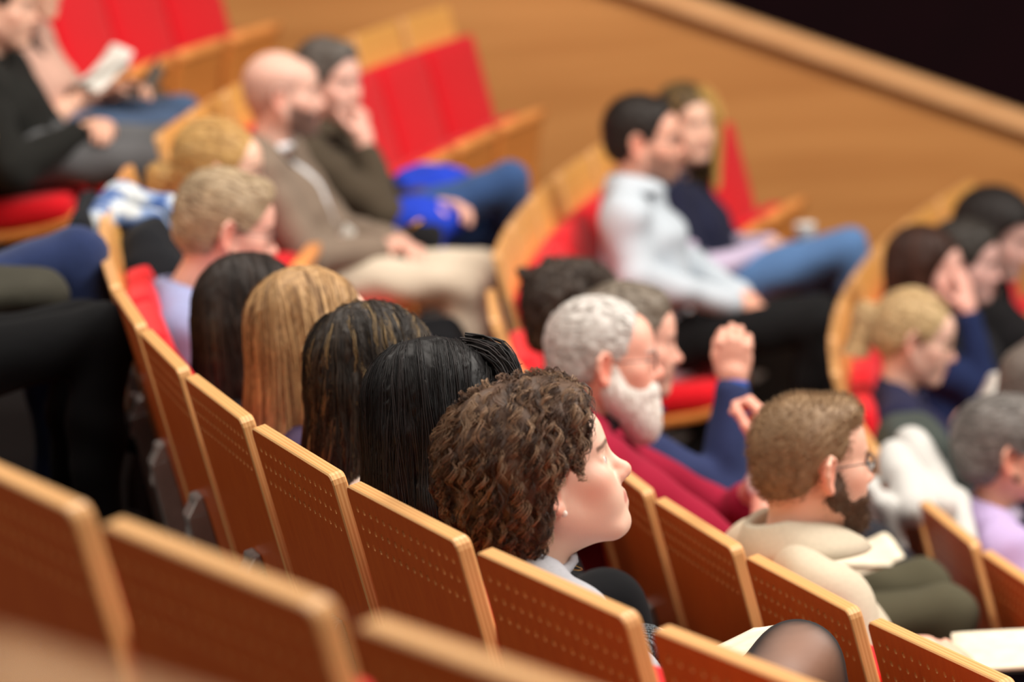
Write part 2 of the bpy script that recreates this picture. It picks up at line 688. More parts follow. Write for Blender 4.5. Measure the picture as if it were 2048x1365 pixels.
def build_structure():
    # stepped floor: one tread and riser per tier
    V, F = [], []
    n = 48
    a0, a1 = -1.0, 0.62
    ks = list(range(-5, 6))
    for k in ks:
        R_in = RB - k * PITCH - 0.92 + 0.0      # towards the stage
        R_out = RB - k * PITCH - 0.0026
        z = -k * STEP - TOP
        zi = z - STEP
        b = len(V)
        for p in arc_pts(R_out, a0, a1, n):
            V.append((p[0], p[1], z))
        for p in arc_pts(R_in, a0, a1, n):
            V.append((p[0], p[1], z))
        for p in arc_pts(R_in, a0, a1, n):
            V.append((p[0], p[1], zi))
        for j in range(n - 1):
            F.append((b + j, b + n + j, b + n + j + 1, b + j + 1))
            F.append((b + n + j, b + 2 * n + j, b + 2 * n + j + 1, b + n + j + 1))
    o = mesh_np('floor', V, np.array(F), M['carpet'], smooth=False)
    o['kind'] = 'structure'
    # stage floor in front of the tiers
    z = -5 * STEP - TOP - STEP
    V = [(-8.6, -9, z), (2, -9, z), (2, 5, z), (-8.6, 5, z), (-8.6, -9, z - .1), (2, -9, z - .1), (2, 5, z - .1), (-8.6, 5, z - .1)]
    F = [(0, 1, 2, 3), (7, 6, 5, 4), (0, 4, 5, 1), (1, 5, 6, 2), (2, 6, 7, 3), (3, 7, 4, 0)]
    o = mesh_np('floor_stage', V, np.array(F), M['carpet'], smooth=False)
    o['kind'] = 'structure'
    # far side wall of veneer, its top raking down with the tiers, a pale rail on it, and the dark wall of the hall beyond
    y0, y1 = 4.84, 4.94

    def ztop(x):
        return 0.010 - 0.438 * (x + 11.07)
    xs = np.linspace(-18, 2, 41)
    V, F = [], []
    for x in xs:
        for (y, z) in ((y0, -5.0), (y0, ztop(x) - 0.06), (y1, ztop(x) - 0.06), (y1, -5.0)):
            V.append((x, y, z))
    for i in range(len(xs) - 1):
        a, b = i * 4, i * 4 + 4
        F += [(a, b, b + 1, a + 1), (a + 1, b + 1, b + 2, a + 2), (a + 2, b + 2, b + 3, a + 3)]
    o = mesh_np('wall_side', V, np.array(F), M['wall_wood'], smooth=False)
    o['kind'] = 'structure'
    V, F = [], []
    for x in xs[::40]:
        zt = ztop(x)
        prof = [(y0 - .045, -0.085), (y0 - .05, -0.075), (y0 - .05, -0.01), (y0 - .04, 0.0), (y1 + .05, 0.0), (y1 + .05, -0.085)]
        for (y, dz) in prof:
            V.append((x, y, zt + dz))
    for j in range(6):
        F.append((j, 6 + j, 6 + (j + 1) % 6, (j + 1) % 6))
    o = mesh_np('trim_1', V, np.array(F), M['rail_wood'], smooth=False)
    o['kind'] = 'structure'
    V = [(-20, 6.8, -5), (4, 6.8, -5), (4, 6.8, 8), (-20, 6.8, 8), (-20, 6.9, -5), (4, 6.9, -5), (4, 6.9, 8), (-20, 6.9, 8)]
    F = [(0, 1, 2, 3), (7, 6, 5, 4), (0, 4, 5, 1), (1, 5, 6, 2), (2, 6, 7, 3), (3, 7, 4, 0)]
    o = mesh_np('wall_far', V, np.array(F), M['maroon'], smooth=False)
    o['kind'] = 'structure'


build_structure()

# ------------------------------------------------------------------ seats
PW, PT, PL = 0.478, 0.024, 0.62


def panel_map(u, v, w):
    """panel coordinates (across, down from the top, through) to the seat frame."""
    c, s = math.cos(RECLINE), math.sin(RECLINE)
    return (u, v * s + w * c, TOP - v * c + w * s)


def make_panel():
    bm = bmesh.new()
    bev, rc = 0.0025, 0.016
    hw = PW / 2

    def outline(ins, w):
        pts = []
        r = rc
        for (cx, cv, a0) in ((hw - r, r, -90), (hw - r, PL - r, 0), (-hw + r, PL - r, 90), (-hw + r, r, 180)):
            for t in range(4):
                a = math.radians(a0 + 30 * t)
                pts.append((cx + (r - ins) * math.cos(a), cv + (r - ins) * math.sin(a), w))
        return pts
    loops = []
    for ins, w in ((bev, 0.0), (0.0, bev), (0.0, PT - bev), (bev, PT)):
        loops.append([bm.verts.new(panel_map(*p)) for p in outline(ins, w)])
    N = len(loops[0])
    for a in range(3):
        for j in range(N):
            f = bm.faces.new((loops[a][j], loops[a][(j + 1) % N], loops[a + 1][(j + 1) % N], loops[a + 1][j]))
            f.material_index = 1
    nc, nr, cu, cv = 15, 3, 0.0295, 0.0285
    u0, v0, hr = -nc * cu / 2, 0.020, 0.0053
    holes = {}
    for side, w, lp in ((0, 0.0, loops[0]), (1, PT, loops[3])):
        g = [[bm.verts.new(panel_map(u0 + i * cu, v0 + j * cv, w)) for j in range(nr + 1)] for i in range(nc + 1)]
        for i in range(nc):
            for j in range(nr):
                cu_, cv_ = u0 + (i + .5) * cu, v0 + (j + .5) * cv
                oc = [bm.verts.new(panel_map(cu_ + hr * math.cos(math.radians(225 + 45 * t)), cv_ + hr * math.sin(math.radians(225 + 45 * t)), w)) for t in range(8)]
                holes[(side, i, j)] = oc
                cn = [g[i][j], g[i + 1][j], g[i + 1][j + 1], g[i][j + 1]]
                for q in range(4):
                    a, b = cn[q], cn[(q + 1) % 4]
                    bm.faces.new((a, b, oc[2 * q + 2 if q < 3 else 0], oc[2 * q + 1], oc[2 * q])).material_index = 2 * side
        ring = [g[i][0] for i in range(nc + 1)] + [g[nc][j] for j in range(1, nr + 1)] + [g[i][nr] for i in range(nc - 1, -1, -1)] + [g[0][j] for j in range(nr - 1, 0, -1)]
        es = []
        for L in (lp, ring):
            for j in range(len(L)):
                e = bm.edges.get((L[j], L[(j + 1) % len(L)])) or bm.edges.new((L[j], L[(j + 1) % len(L)]))
                es.append(e)
        res = bmesh.ops.triangle_fill(bm, use_beauty=True, use_dissolve=False, edges=es)
        for f in res['geom']:
            if isinstance(f, bmesh.types.BMFace):
                f.material_index = 2 * side
    for i in range(nc):
        for j in range(nr):
            A, B = holes[(0, i, j)], holes[(1, i, j)]
            for t in range(8):
                f = bm.faces.new((A[t], A[(t + 1) % 8], B[(t + 1) % 8], B[t]))
                f.material_index = 1
    bmesh.ops.recalc_face_normals(bm, faces=bm.faces[:])
    return bm


def make_back_cushion():
    V, F = rbox((0.510, 0.066, 0.47), 0.020, 8, 0.012)
    # stand it on the front face of the panel
    V = V + np.array([0, PT + 0.032, 0])
    out = np.array([panel_map(p[0], 0.36 - p[2], p[1]) for p in V])
    return out, F


def make_folded_seat():
    V1, F1 = rbox((0.478, 0.030, 0.42), 0.010, 6)
    V1[:, 1] += 0.03 * (V1[:, 2] / 0.21) ** 2 - 0.02
    R = rot('x', -0.09)
    shell = (xf(V1, R, (0, 0.335, 0.425)), F1)
    V3, F3 = rbox((0.480, 0.040, 0.036), 0.008, 3)
    edge = (xf(V3 + np.array([0, 0.010, 0.205]), R, (0, 0.335, 0.425)), F3)
    V2, F2 = rbox((0.488, 0.115, 0.40), 0.035, 8)
    cush = (xf(V2, R, (0, 0.255, 0.425)), F2)
    return shell, cush, edge


def make_open_seat():
    V1, F1 = rbox((0.478, 0.42, 0.030), 0.010, 6)
    V1[:, 2] += 0.03 * (V1[:, 1] / 0.21) ** 2 - 0.02
    R = rot('x', 0.05)
    shell = (xf(V1, R, (0, 0.375, 0.345)), F1)
    V3, F3 = rbox((0.480, 0.036, 0.040), 0.008, 3)
    edge = (xf(V3 + np.array([0, 0.205, 0.010]), R, (0, 0.375, 0.345)), F3)
    V2, F2 = rbox((0.470, 0.40, 0.085), 0.04, 8)
    cush = (xf(V2, R, (0, 0.365, 0.388)), F2)
    return shell, cush, edge


def make_support():
    bm = bmesh.new()

    def add(pts_lo, pts_hi):
        a = [bm.verts.new(p) for p in pts_lo]
        b = [bm.verts.new(p) for p in pts_hi]
        for i in range(4):
            bm.faces.new((a[i], a[(i + 1) % 4], b[(i + 1) % 4], b[i]))
        bm.faces.new(a[::-1])
        bm.faces.new(b)
    sec = [(0.285, 0.012, 0.030), (0.315, 0.040, 0.034), (0.56, 0.052, 0.034), (0.66, 0.06, 0.036)]
    for (v1, d1, h1), (v2, d2, h2) in zip(sec[:-1], sec[1:]):
        add([panel_map(-h1, v1, -d1), panel_map(h1, v1, -d1), panel_map(h1, v1, -0.001), panel_map(-h1, v1, -0.001)],
            [panel_map(-h2, v2, -d2), panel_map(h2, v2, -d2), panel_map(h2, v2, -0.001), panel_map(-h2, v2, -0.001)])
    for i in range(4):                                   # cast ribs on the sloping top
        x = -0.0255 + i * 0.017
        add([panel_map(x - .0035, 0.283, -0.018), panel_map(x + .0035, 0.283, -0.018), panel_map(x + .0035, 0.283, 0), panel_map(x - .0035, 0.283, 0)],
            [panel_map(x - .0035, 0.36, -0.050), panel_map(x + .0035, 0.36, -0.050), panel_map(x + .0035, 0.36, -0.03), panel_map(x - .0035, 0.36, -0.03)])
    y = panel_map(0, 0.66, -0.03)[1]
    z = panel_map(0, 0.66, -0.03)[2]
    add([(-.035, y - .03, 0.012), (.035, y - .03, 0.012), (.035, y + .05, 0.012), (-.035, y + .05, 0.012)],
        [(-.035, y - .03, z), (.035, y - .03, z), (.035, y + .05, z), (-.035, y + .05, z)])
    add([(-.06, y - .08, 0.0), (.06, y - .08, 0.0), (.06, y + .12, 0.0), (-.06, y + .12, 0.0)],
        [(-.06, y - .08, 0.014), (.06, y - .08, 0.014), (.06, y + .12, 0.014), (-.06, y + .12, 0.014)])
    # carrier arm under the seat
    add([(-.03, y, 0.30), (.03, y, 0.30), (.03, 0.33, 0.30), (-.03, 0.33, 0.30)], [(-.03, y, z), (.03, y, z), (.03, 0.33, 0.33), (-.03, 0.33, 0.33)])
    bmesh.ops.bevel(bm, geom=bm.edges[:], offset=0.0018, segments=1, affect='EDGES')
    return bm


_seat_mesh = {}


def seat_parts(kind):
    if not _seat_mesh:
        o = bm_obj('back_panel', make_panel(), [M['veneer'], M['ply'], M['front']])
        _seat_mesh['back_panel'] = o.data
        bpy.data.objects.remove(o)
        o = mesh_np('back_cushion', *make_back_cushion(), M['red'])
        _seat_mesh['back_cushion'] = o.data
        bpy.data.objects.remove(o)
        (s1, c1, e1), (s2, c2, e2) = make_folded_seat(), make_open_seat()
        for nm, vf, mt in (('f_shell', s1, M['shell']), ('f_cush', c1, M['red']), ('o_shell', s2, M['shell']), ('o_cush', c2, M['red']), ('f_edge', e1, M['edge']), ('o_edge', e2, M['edge'])):
            o = mesh_np(nm, *vf, mt)
            _seat_mesh[nm] = o.data
            bpy.data.objects.remove(o)
        o = bm_obj('support_leg', make_support(), [M['alu']])
        _seat_mesh['support_leg'] = o.data
        bpy.data.objects.remove(o)
    f = 'f' if kind == 'folded' else 'o'
    return (('back_panel', 'back_panel'), ('back_cushion', 'back_cushion'), ('seat_shell', f + '_shell'), ('seat_cushion', f + '_cush'), ('seat_front_edge', f + '_edge'), ('support_leg', 'support_leg'))


def seat(s, label, group, kind='folded'):
    t = at_seat('auditorium_seat', s, label, 'seat', group)
    for nm, me in seat_parts(kind):
        o = bpy.data.objects.new(nm, _seat_mesh[me])
        COL.objects.link(o)
        o.parent = t
    return t


# ------------------------------------------------------------------ heads, hair, hands, bodies
def euler_R(yaw=0, pitch=0, roll=0):
    """yaw>0 turns to the person's left, pitch>0 looks up, roll>0 leans to the person's right."""
    return rot('z', math.radians(yaw)) @ rot('x', math.radians(pitch)) @ rot('y', math.radians(roll))


def head_vol(sex, vox, neck_b, neck_r, chin=1.0, smile=0.0):
    """head in its own frame: x right, y forward, z up, origin between the ears."""
    w = 1.0 if sex == 'm' else 0.95
    j = 1.0 if sex == 'm' else 0.86
    P = []
    A = lambda p, k=0.02: P.append((p, k))
    A(Ell((0, -.022, .036), (.0765 * w, .098, .088)), .02)
    A(Ell((0, -.035, -.012), (.066 * w, .075, .062)), .03)
    A(Ell((0, .028, -.028), (.061 * w, .066, .092)), .03)
    A(Ell((0, .060, .042), (.050 * w, .036, .044)), .035)
    for s in (-1, 1):
        A(RC((s * .052 * w, -.004, -.050), (s * .022, .066, -.103), .021 * j, .020 * j), .03)
        A(Ell((s * .041 * w, .054, -.022), (.026, .030, .024)), .02)
        A(Ell((s * .034 * w, .060, -.052), (.022, .026, .026)), .025)
    A(RC((-.030, .0795, .016), (.030, .0795, .016), .0115 if sex == 'm' else .0085), .02)
    A(Ell((0, .072, -.064), (.030, .024, .030)), .022)
    A(Ell((0, .079, -.104), (.021 * j, .017, .017)), .022)
    # nose
    A(RC((0, .083, .010), (0, .1085, -.030), .0085, .0105), .014)
    A(Ell((0, .1105, -.034), (.0115, .011, .0105)), .010)
    for s in (-1, 1):
        A(Ell((s * .0105, .0985, -.038), (.0075, .011, .0085)), .008)
    # lips
    A(RC((-.019, .0835, -.0665 + smile), (0, .0945, -.0655), .0045, .0066), .009)
    A(RC((.019, .0835, -.0665 + smile), (0, .0945, -.0655), .0045, .0066), .009)
    A(RC((-.015, .0835, -.076 + smile * .6), (0, .0925, -.0785), .005, .0078), .009)
    A(RC((.015, .0835, -.076 + smile * .6), (0, .0925, -.0785), .005, .0078), .009)
    # neck
    A(RC((0, -.028, -.075), neck_b, .052 * (1 if sex == 'm' else .9), neck_r), .035)
    lo = np.min([p.lo for p, _ in P], 0) - .02
    hi = np.max([p.hi for p, _ in P], 0) + .02
    hi[0] += .012
    lo[0] -= .012
    v = Vol(lo, hi, vox)
    for p, k in P:
        v.add(p, k)
    for s in (-1, 1):
        v.sub(Ell((s * .0315, .098, .0015), (.017, .018, .0105)), .016)
        v.add(RC((s * .020, .0850, .0052), (s * .043, .0765, .0046), .0046), .006)
        v.add(RC((s * .021, .0835, -.0066), (s * .041, .0768, -.0056), .0042), .006)
        # nostril, mouth line
        v.sub(Ell((s * .006, .103, -.045), (.0035, .006, .004)), .003)
    v.sub(RC((-.022, .090, -.0712 + smile * 1.1), (.022, .090, -.0712 + smile * 1.1), .0016), .004)
    # ears
    for s in (-1, 1):
        E = rot('z', s * .52)
        c = np.array([s * .0800 * w, -.012, -.008])
        v.add(Ell(c, (.0075, .0175, .030), E @ rot('x', -.15)), .010)
        pts = [(.004, .011, .012), (.007, .009, .028), (.010, -.006, .034), (.014, -.020, .022), (.014, -.021, .002), (.010, -.013, -.018), (.005, -.002, -.030), (.003, .006, -.031)]
        q = [c + E @ np.array([s * a, b, d]) for a, b, d in pts]
        for a, b in zip(q[:-1], q[1:]):
            v.add(RC(a, b, .0046), .004)
        v.add(Ell(c + E @ np.array([s * .005, .003, -.027]), (.0055, .008, .009), E), .006)
        v.sub(Ell(c + E @ np.array([s * .0105, -.001, .0]), (.006, .0095, .013), E), .005)
        v.sub(Ell(c + E @ np.array([s * .012, -.009, .014]), (.004, .006, .009), E), .004)
    return v


def blob(V, c, r):
    return np.clip(1 - (((V - np.array(c)) / np.array(r)) ** 2).sum(1), 0, 1)


def skin_cols(V, tone, d):
    """natural skin colouring by place on the face (lips, ears, nose, cheeks, brows, stubble)."""
    tone = np.array(tone, float) * .68 + np.array([242., 214., 196.]) * .32
    base = lin(tone)
    C = np.tile(base, (len(V), 1))
    red = lin(tone * np.array([1.0, .80, .76]))

    def mix(w, c):
        C[:] = C * (1 - w[:, None]) + np.asarray(c) * w[:, None]
    W = 0.5 * blob(V, (0, .112, -.034), (.022, .03, .022)) ** .7
    for s in (-1, 1):
        W = np.maximum(W, .45 * blob(V, (s * .045, .062, -.028), (.03, .035, .03)))
        W = np.maximum(W, .8 * blob(V, (s * .086, -.016, -.008), (.016, .032, .042)) ** .5)
    mix(W, red)
    lip = np.zeros(len(V))
    for s in (-1, 0, 1):
        lip = np.maximum(lip, blob(V, (s * .010, .0935, -.071 + abs(s) * d.get('smile', 0) * .5), (.013, .012, .0115)) ** .5)
    mix(np.clip(lip * 1.2, 0, .85), lin(np.array(d.get('lip', (176, 92, 84)), float)))
    br = lin(np.array(d.get('brow', (60, 44, 34)), float))
    for s in (-1, 1):
        u = V[:, 0] * s
        zc = .0195 + .0045 * np.sin(np.clip((u - .012) / .038, 0, 1) * 3.0)
        m = (u > .011) & (u < .050) & (V[:, 1] > .05)
        w = np.clip(1 - np.abs(V[:, 2] - zc) / .0050, 0, 1) * m
        mix(np.clip(w * 1.4, 0, .8), br)
    if d.get('stubble'):
        zz = V[:, 2]
        yb = np.interp(zz, [-.13, -.10, -.06, -.02, .0], [.02, .01, .012, .014, .02])
        w = np.clip((V[:, 1] - yb) / .012, 0, 1) * np.clip((-.043 - zz + .35 * (np.clip(.09 - V[:, 1], 0, .08))) / .012, 0, 1) * np.clip((zz + .15) / .02, 0, 1)
        mix(w * (1 - np.clip(lip * 1.5, 0, 1)) * d['stubble'], br)
    if d.get('scalp'):
        zh = np.interp(V[:, 1], [-.12, -.07, -.035, -.015, .005, .02, .03, .045, .075], [-.09, -.08, -.045, .0, .012, -.01, .0, .03, .06])
        w = np.clip((V[:, 2] - zh) / .012, 0, 1) * np.clip((.072 - V[:, 2]) / .045, 0, 1)
        mix(w * d['scalp'], br)
    return C


HAIRLINE_Y = [-.14, -.085, -.06, -.040, -.026, -.012, .004, .018, .028, .040, .060, .080, .12]


def hair_vol(style, vox, grav, d):
    """hair shell in the head frame."""
    rec = d.get('recede', 0.0)
    th = d.get('thick', .012)
    P = []
    A = lambda p, k=0.02: P.append((p, k))
    A(Ell((0, -.022, .038), (.0765 + th * .8, .098 + th, .088 + th)), .02)
    A(Ell((0, -.040, -.012), (.067 + th * .8, .073 + th, .060 + th * .7)), .02)
    fr = None
    hl = [-.105, -.088, -.078, -.050, -.022, .016, .022, .004, .002, .024 + rec * .4, .058 + rec, .074 + rec, .13]
    if style in ('short', 'crop', 'grey'):
        A(Ell((0, .035, .088 - rec * .5), (.058, .048, .026 + th)), .02)
        if d.get('quiff'):
            A(Ell((.0, .055, .092), (.05, .035, .03)), .02)
    elif style == 'curly':
        A(Ell((0, -.035, .042), (.108, .118, .104)), .03)
        A(Ell((0, -.080, -.020), (.098, .070, .072)), .03)
        A(Ell((0, .040, .086), (.078, .052, .046)), .03)
        for s in (-1, 1):
            A(Ell((s * .078, -.034, .022), (.032, .056, .056)), .03)
            A(Ell((s * .070, -.066, -.040), (.030, .045, .045)), .03)
        hl = [-.11, -.105, -.092, -.060, -.028, .006, .024, .032, .040, .054, .070, .084, .14]
    elif style in ('long', 'longdark'):
        L = d.get('length', .30)
        g = np.asarray(grav)
        back = np.array([0, -.075, .0])
        A(Ell((0, -.026, .040), (.082, .104, .092)), .02)
        for s in (-1, 0, 1):
            a = np.array([s * .048, -.078 + .012 * abs(s), -.01])
            b = a + g * L * .55 + np.array([s * .006, -.012, 0])
            c = a + g * L + np.array([s * .010, .004, 0])
            A(RC(a, b, .046, .044), .03)
            A(RC(b, c, .044, .030), .03)
        for s in (-1, 1):
            a = np.array([s * .072, -.014, .025])
            b = a + g * L * .45 + np.array([s * .018, .0, 0])
            c = a + g * L * d.get('side', .8) + np.array([s * .012, .014, 0])
            A(RC(a, b, .030, .034), .03)
            A(RC(b, c, .034, .022), .03)
        fr = True
    elif style in ('pony', 'bun', 'up'):
        fr = None
        hl = [-.095, -.080, -.068, -.036, -.012, .018, .022, .010, .014, .034, .062, .080, .13]
        if style == 'pony':
            g = np.asarray(grav)
            a = np.array([0, -.115, d.get('tz', .03)])
            b = a + np.array([0, -.045, .012])
            c = b + g * .13 + np.array([0, -.018, 0])
            e = c + g * .14 + np.array([0, .02, 0])
            A(RC(a, b, .018, .026), .02)
            A(RC(b, c, .027, .034), .025)
            A(RC(c, e, .034, .012), .025)
        else:
            A(Ell((.0, -.105, .065), (.040, .040, .040)), .015)
            A(Ell((0, -.07, .03), (.085, .08, .08)), .03)
            if style == 'up':
                A(RC((0, -.12, .075), (.0, -.155, .095), .02, .013), .015)
                for q in range(9):
                    a = q * .7
                    A(Ell((.075 * math.cos(a), -.035 + .05 * math.sin(a * 2.3), .07 + .045 * math.sin(a)), (.024, .024, .024)), .012)
                A(Ell((0, -.085, -.045), (.066, .045, .06)), .02)
    v = vol_from(P, vox, .02, .02)
    if fr:
        def f(X, Y, Z, ff=d.get('front', 0.0)):
            yf = ff * np.clip((.10 - Z) / .03, 0, 1) * np.clip((Z + .02) / .04, 0, 1) + np.interp(Z, [-.5, -.09, -.04, .0, .03, .06, .075, .09, .12], [.030, .024, .026, .030, .040, .058, .074, .13, .2])
            keep = Y - yf + .35 * np.maximum(0, .05 - np.abs(X)) * (Z < .055) * -1
            return keep * .8
        v.cut(f)
    else:
        def f(X, Y, Z):
            zh = np.interp(Y, HAIRLINE_Y, hl)
            return (zh - Z + np.where(Y > .03, np.maximum(0, np.abs(X) - .035) * -.5, 0)) * .75
        v.cut(f)
    return v


def hair_noise(v, amp, fr, seed=0):
    v.disp(lambda X, Y, Z: amp * (np.sin(X * fr + 1.3 * seed + 2.2 * np.sin(Z * fr * .31)) * np.sin(Y * fr * .9 + seed + 1.7 * np.sin(X * fr * .4)) * np.sin(Z * fr * .45 + 2.1 * seed)
                                  + .5 * np.sin(X * fr * 2.1 + seed) * np.sin(Y * fr * 1.9 + .5) * np.sin(Z * fr * 1.1)))


def strands_mesh(v, seeds, grav, d, n, L, segs, rad, curl=0.0, wave=.028, lift=.0015, part=None, mode='fall'):
    """many fine locks following the hair surface: returns V, F, colour."""
    cl_n = max(1, int(d.get('clump', 1)))
    ng = (n + cl_n - 1) // cl_n
    n = ng * cl_n
    rp = lambda a: np.repeat(a, cl_n, 0)
    P = rp(seeds[rng.integers(0, len(seeds), ng)]) + rng.normal(0, .0022 if cl_n > 1 else .0015, (n, 3))
    g = np.asarray(grav, float)
    Ls = L * rp(rng.uniform(.6, 1.1, ng)) * rng.uniform(.85, 1.05, n)
    step = Ls / segs
    path = [P.copy()]
    pts = P.copy()
    off = lift * (rp(rng.uniform(-1.2, 1.6, ng)) + rng.uniform(-.3, .3, n))
    jit = rp(rng.normal(0, .25, (ng, 3))) + rng.normal(0, .06, (n, 3))
    px = part if part is not None else 0.0
    for k in range(segs):
        N = v.grad(pts)
        if mode == 'fall':
            away = np.stack([pts[:, 0] - px, np.clip(pts[:, 1] + .075, -1, 0) * .9 - np.clip(pts[:, 1] - .01, 0, 1) * 1.0, np.zeros(n)], 1)
            away /= np.linalg.norm(away, axis=1, keepdims=True) + 1e-6
            top = np.clip(N @ -g, 0, 1)
            t = g + away * (top[:, None] * 1.1) + jit * .25
        elif mode == 'back':
            t = np.array([0, -1.0, .15]) + .25 * N + jit * .5
        else:                                            # stand: short hair standing off the scalp
            t = N * .9 + np.array([0, -.25, .35]) + jit * .6
        if mode != 'stand':
            t = t - N * (t * N).sum(1, keepdims=True)
        t /= np.linalg.norm(t, axis=1, keepdims=True) + 1e-6
        pts = pts + t * step[:, None]
        if mode != 'stand':
            dd = v.sample(pts)
            N = v.grad(pts)
            pts = pts - N * np.clip(dd - off, -.02, .02)[:, None]
        path.append(pts.copy())
    Q = np.stack(path, 1)                                # n, segs+1, 3
    m = segs + 1
    if curl:
        T = np.gradient(Q, axis=1)
        T /= np.linalg.norm(T, axis=2, keepdims=True) + 1e-9
        N = v.grad(Q.reshape(-1, 3)).reshape(n, m, 3)
        B = np.cross(T, N)
        s = np.arange(m)[None, :] * step[:, None]
        ph = (rp(rng.uniform(0, 6.28, ng)) + rng.normal(0, .25, n))[:, None]
        wl = wave * rp(rng.uniform(.7, 1.4, ng))[:, None]
        am = curl * (rp(rng.uniform(.5, 1.3, ng)) + rng.normal(0, .1, n))[:, None] * np.clip(np.arange(m) / 3.0, 0, 1)[None, :]
        Q = Q + (am * np.sin(s / wl * 6.283 + ph))[:, :, None] * B + (am * .8 * (np.cos(s / wl * 6.283 + ph) + .2))[:, :, None] * N
    T = np.gradient(Q, axis=1)
    T /= np.linalg.norm(T, axis=2, keepdims=True) + 1e-9
    ref = np.array([.31, .2, .93])
    A = np.cross(T, ref)
    A /= np.linalg.norm(A, axis=2, keepdims=True) + 1e-9
    B = np.cross(T, A)
    tp = rad * np.interp(np.linspace(0, 1, m), [0, .15, .7, 1], [.8, 1, .9, .25])
    rr = tp[None, :, None] * rng.uniform(.6, 1.3, n)[:, None, None]
    V = np.stack([Q + rr * (math.cos(a) * A + math.sin(a) * B) for a in (0, 2.094, 4.189)], 2)   # n,m,3,3
    base = (np.arange(n)[:, None, None] * m + np.arange(segs)[None, :, None]) * 3
    j = np.arange(3)[None, None, :]
    j2 = (j + 1) % 3
    F = np.stack([base + j, base + j2, base + 3 + j2, base + 3 + j], -1).reshape(-1, 4)
    cl = [lin(np.array(c, float)) for c in d['cols']]
    pick = rp(rng.choice(len(cl), ng, p=d.get('colp')))
    C = np.array(cl)[pick] * rng.uniform(.75, 1.25, (n, 1))
    C = np.repeat(C, m * 3, 0)
    return V.reshape(-1, 3), F, C


def beard_vol(vox, full):
    P = [(RC((-.0535, .010, -.010), (-.0535, .008, -.048), .0205, .0235), .02), (RC((.0535, .010, -.010), (.0535, .008, -.048), .0205, .0235), .02), (RC((-.0535, .006, -.048), (-.020, .070, -.108), .0245, .027), .02), (RC((.0535, .006, -.048), (.020, .070, -.108), .0245, .027), .02), (Ell((-.036, .062, -.066), (.026, .028, .026)), .015), (Ell((.036, .062, -.066), (.026, .028, .026)), .015),
         (Ell((0, .079, -.104), (.028, .024, .026)), .02), (Ell((0, .078, -.060), (.030, .0235, .012)), .015)]
    if full > 1:
        P += [(RC((0, .066, -.100), (0, .078, -.150), .044, .030), .03), (RC((-.046, .02, -.075), (-.018, .07, -.135), .030, .032), .03), (RC((.046, .02, -.075), (.018, .07, -.135), .030, .032), .03),
              (RC((-.028, .088, -.062), (.028, .088, -.062), .014), .015)]
    v = vol_from(P, vox, .02, .02)
    v.cut(lambda X, Y, Z: (Z - np.interp(Y, [-.02, .012, .03, .045, .06, .075, .09], [.02, .0, -.028, -.044, -.048, -.048, -.048])) * .8)
    v.sub(Ell((0, .100, -.0715), (.020, .02, .0085)), .006)
    return v


def hand_prims(side, curl=35, thumb=30, spread=5, s=1.0):
    """wrist at origin, fingers along +y, back of the hand +z, thumb on -x for a right hand (palm down)."""
    t = -side
    P = [(RC((0, -.02, 0), (0, .02, 0), .026 * s, .027 * s, 1.15), .012), (Ell((0, .050 * s, -.002), (.041 * s, .050 * s, .0155 * s)), .012),
         (Ell((t * .024 * s, .032 * s, -.010 * s), (.017 * s, .030 * s, .015 * s)), .012)]
    xs = [(-.031, .084, .70), (-.0105, .092, .95), (.0105, .089, 1.0 * .9), (.030, .078, .72)]
    lens = [.90, 1.0, .94, .76]
    for q, (x, y, _) in enumerate(xs):
        p = np.array([-t * x * s, y * s, 0.0])
        sp = math.radians(-spread * (q - 1.4)) * (-t)
        a = 0.0
        for L, c in ((.043, .8), (.027, 1.1), (.021, .8)):
            a += math.radians(curl * c)
            dv = np.array([math.sin(sp) * math.cos(a), math.cos(sp) * math.cos(a), -math.sin(a)])
            n = p + dv * L * lens[q] * s
            r = {.043: (.0092, .0083), .027: (.0083, .0076), .021: (.0076, .0066)}[L]
            P.append((RC(p, n, r[0] * s, r[1] * s), .004))
            p = n
    p = np.array([t * .026 * s, .018 * s, -.008 * s])
    a0 = math.radians(thumb)
    dv = np.array([t * math.sin(a0 + .35), math.cos(a0 + .35), -.35])
    n = p + dv / np.linalg.norm(dv) * .040 * s
    P.append((RC(p, n, .0125 * s, .0100 * s), .008))
    dv = np.array([t * math.sin(a0 - .1), math.cos(a0 - .1), -.45])
    n2 = n + dv / np.linalg.norm(dv) * .030 * s
    P.append((RC(n, n2, .0098 * s, .0088 * s), .004))
    dv = np.array([t * math.sin(a0 - .4), math.cos(a0 - .4), -.45])
    n3 = n2 + dv / np.linalg.norm(dv) * .024 * s
    P.append((RC(n2, n3, .0088 * s, .0072 * s), .004))
    return P


def basis(f, n):
    """rotation with +y along f and +z as near n as possible."""
    f = np.array(f, float)
    f /= np.linalg.norm(f)
    n = np.array(n, float)
    n = n - f * (n @ f)
    n /= np.linalg.norm(n)
    return np.stack([np.cross(f, n), f, n], 1)


def elbow(S, W, hint, l1=.285, l2=.255):
    S, W = np.array(S, float), np.array(W, float)
    dv = W - S
    D = np.linalg.norm(dv)
    sc = max(1.0, (D + .01) / (l1 + l2))
    l1, l2 = l1 * sc, l2 * sc
    u = dv / D
    a = (l1 * l1 - l2 * l2 + D * D) / (2 * D)
    h = math.sqrt(max(l1 * l1 - a * a, 0.0))
    p = np.array(hint, float)
    p = p - u * (p @ u)
    p /= np.linalg.norm(p)
    return S + u * a + p * h


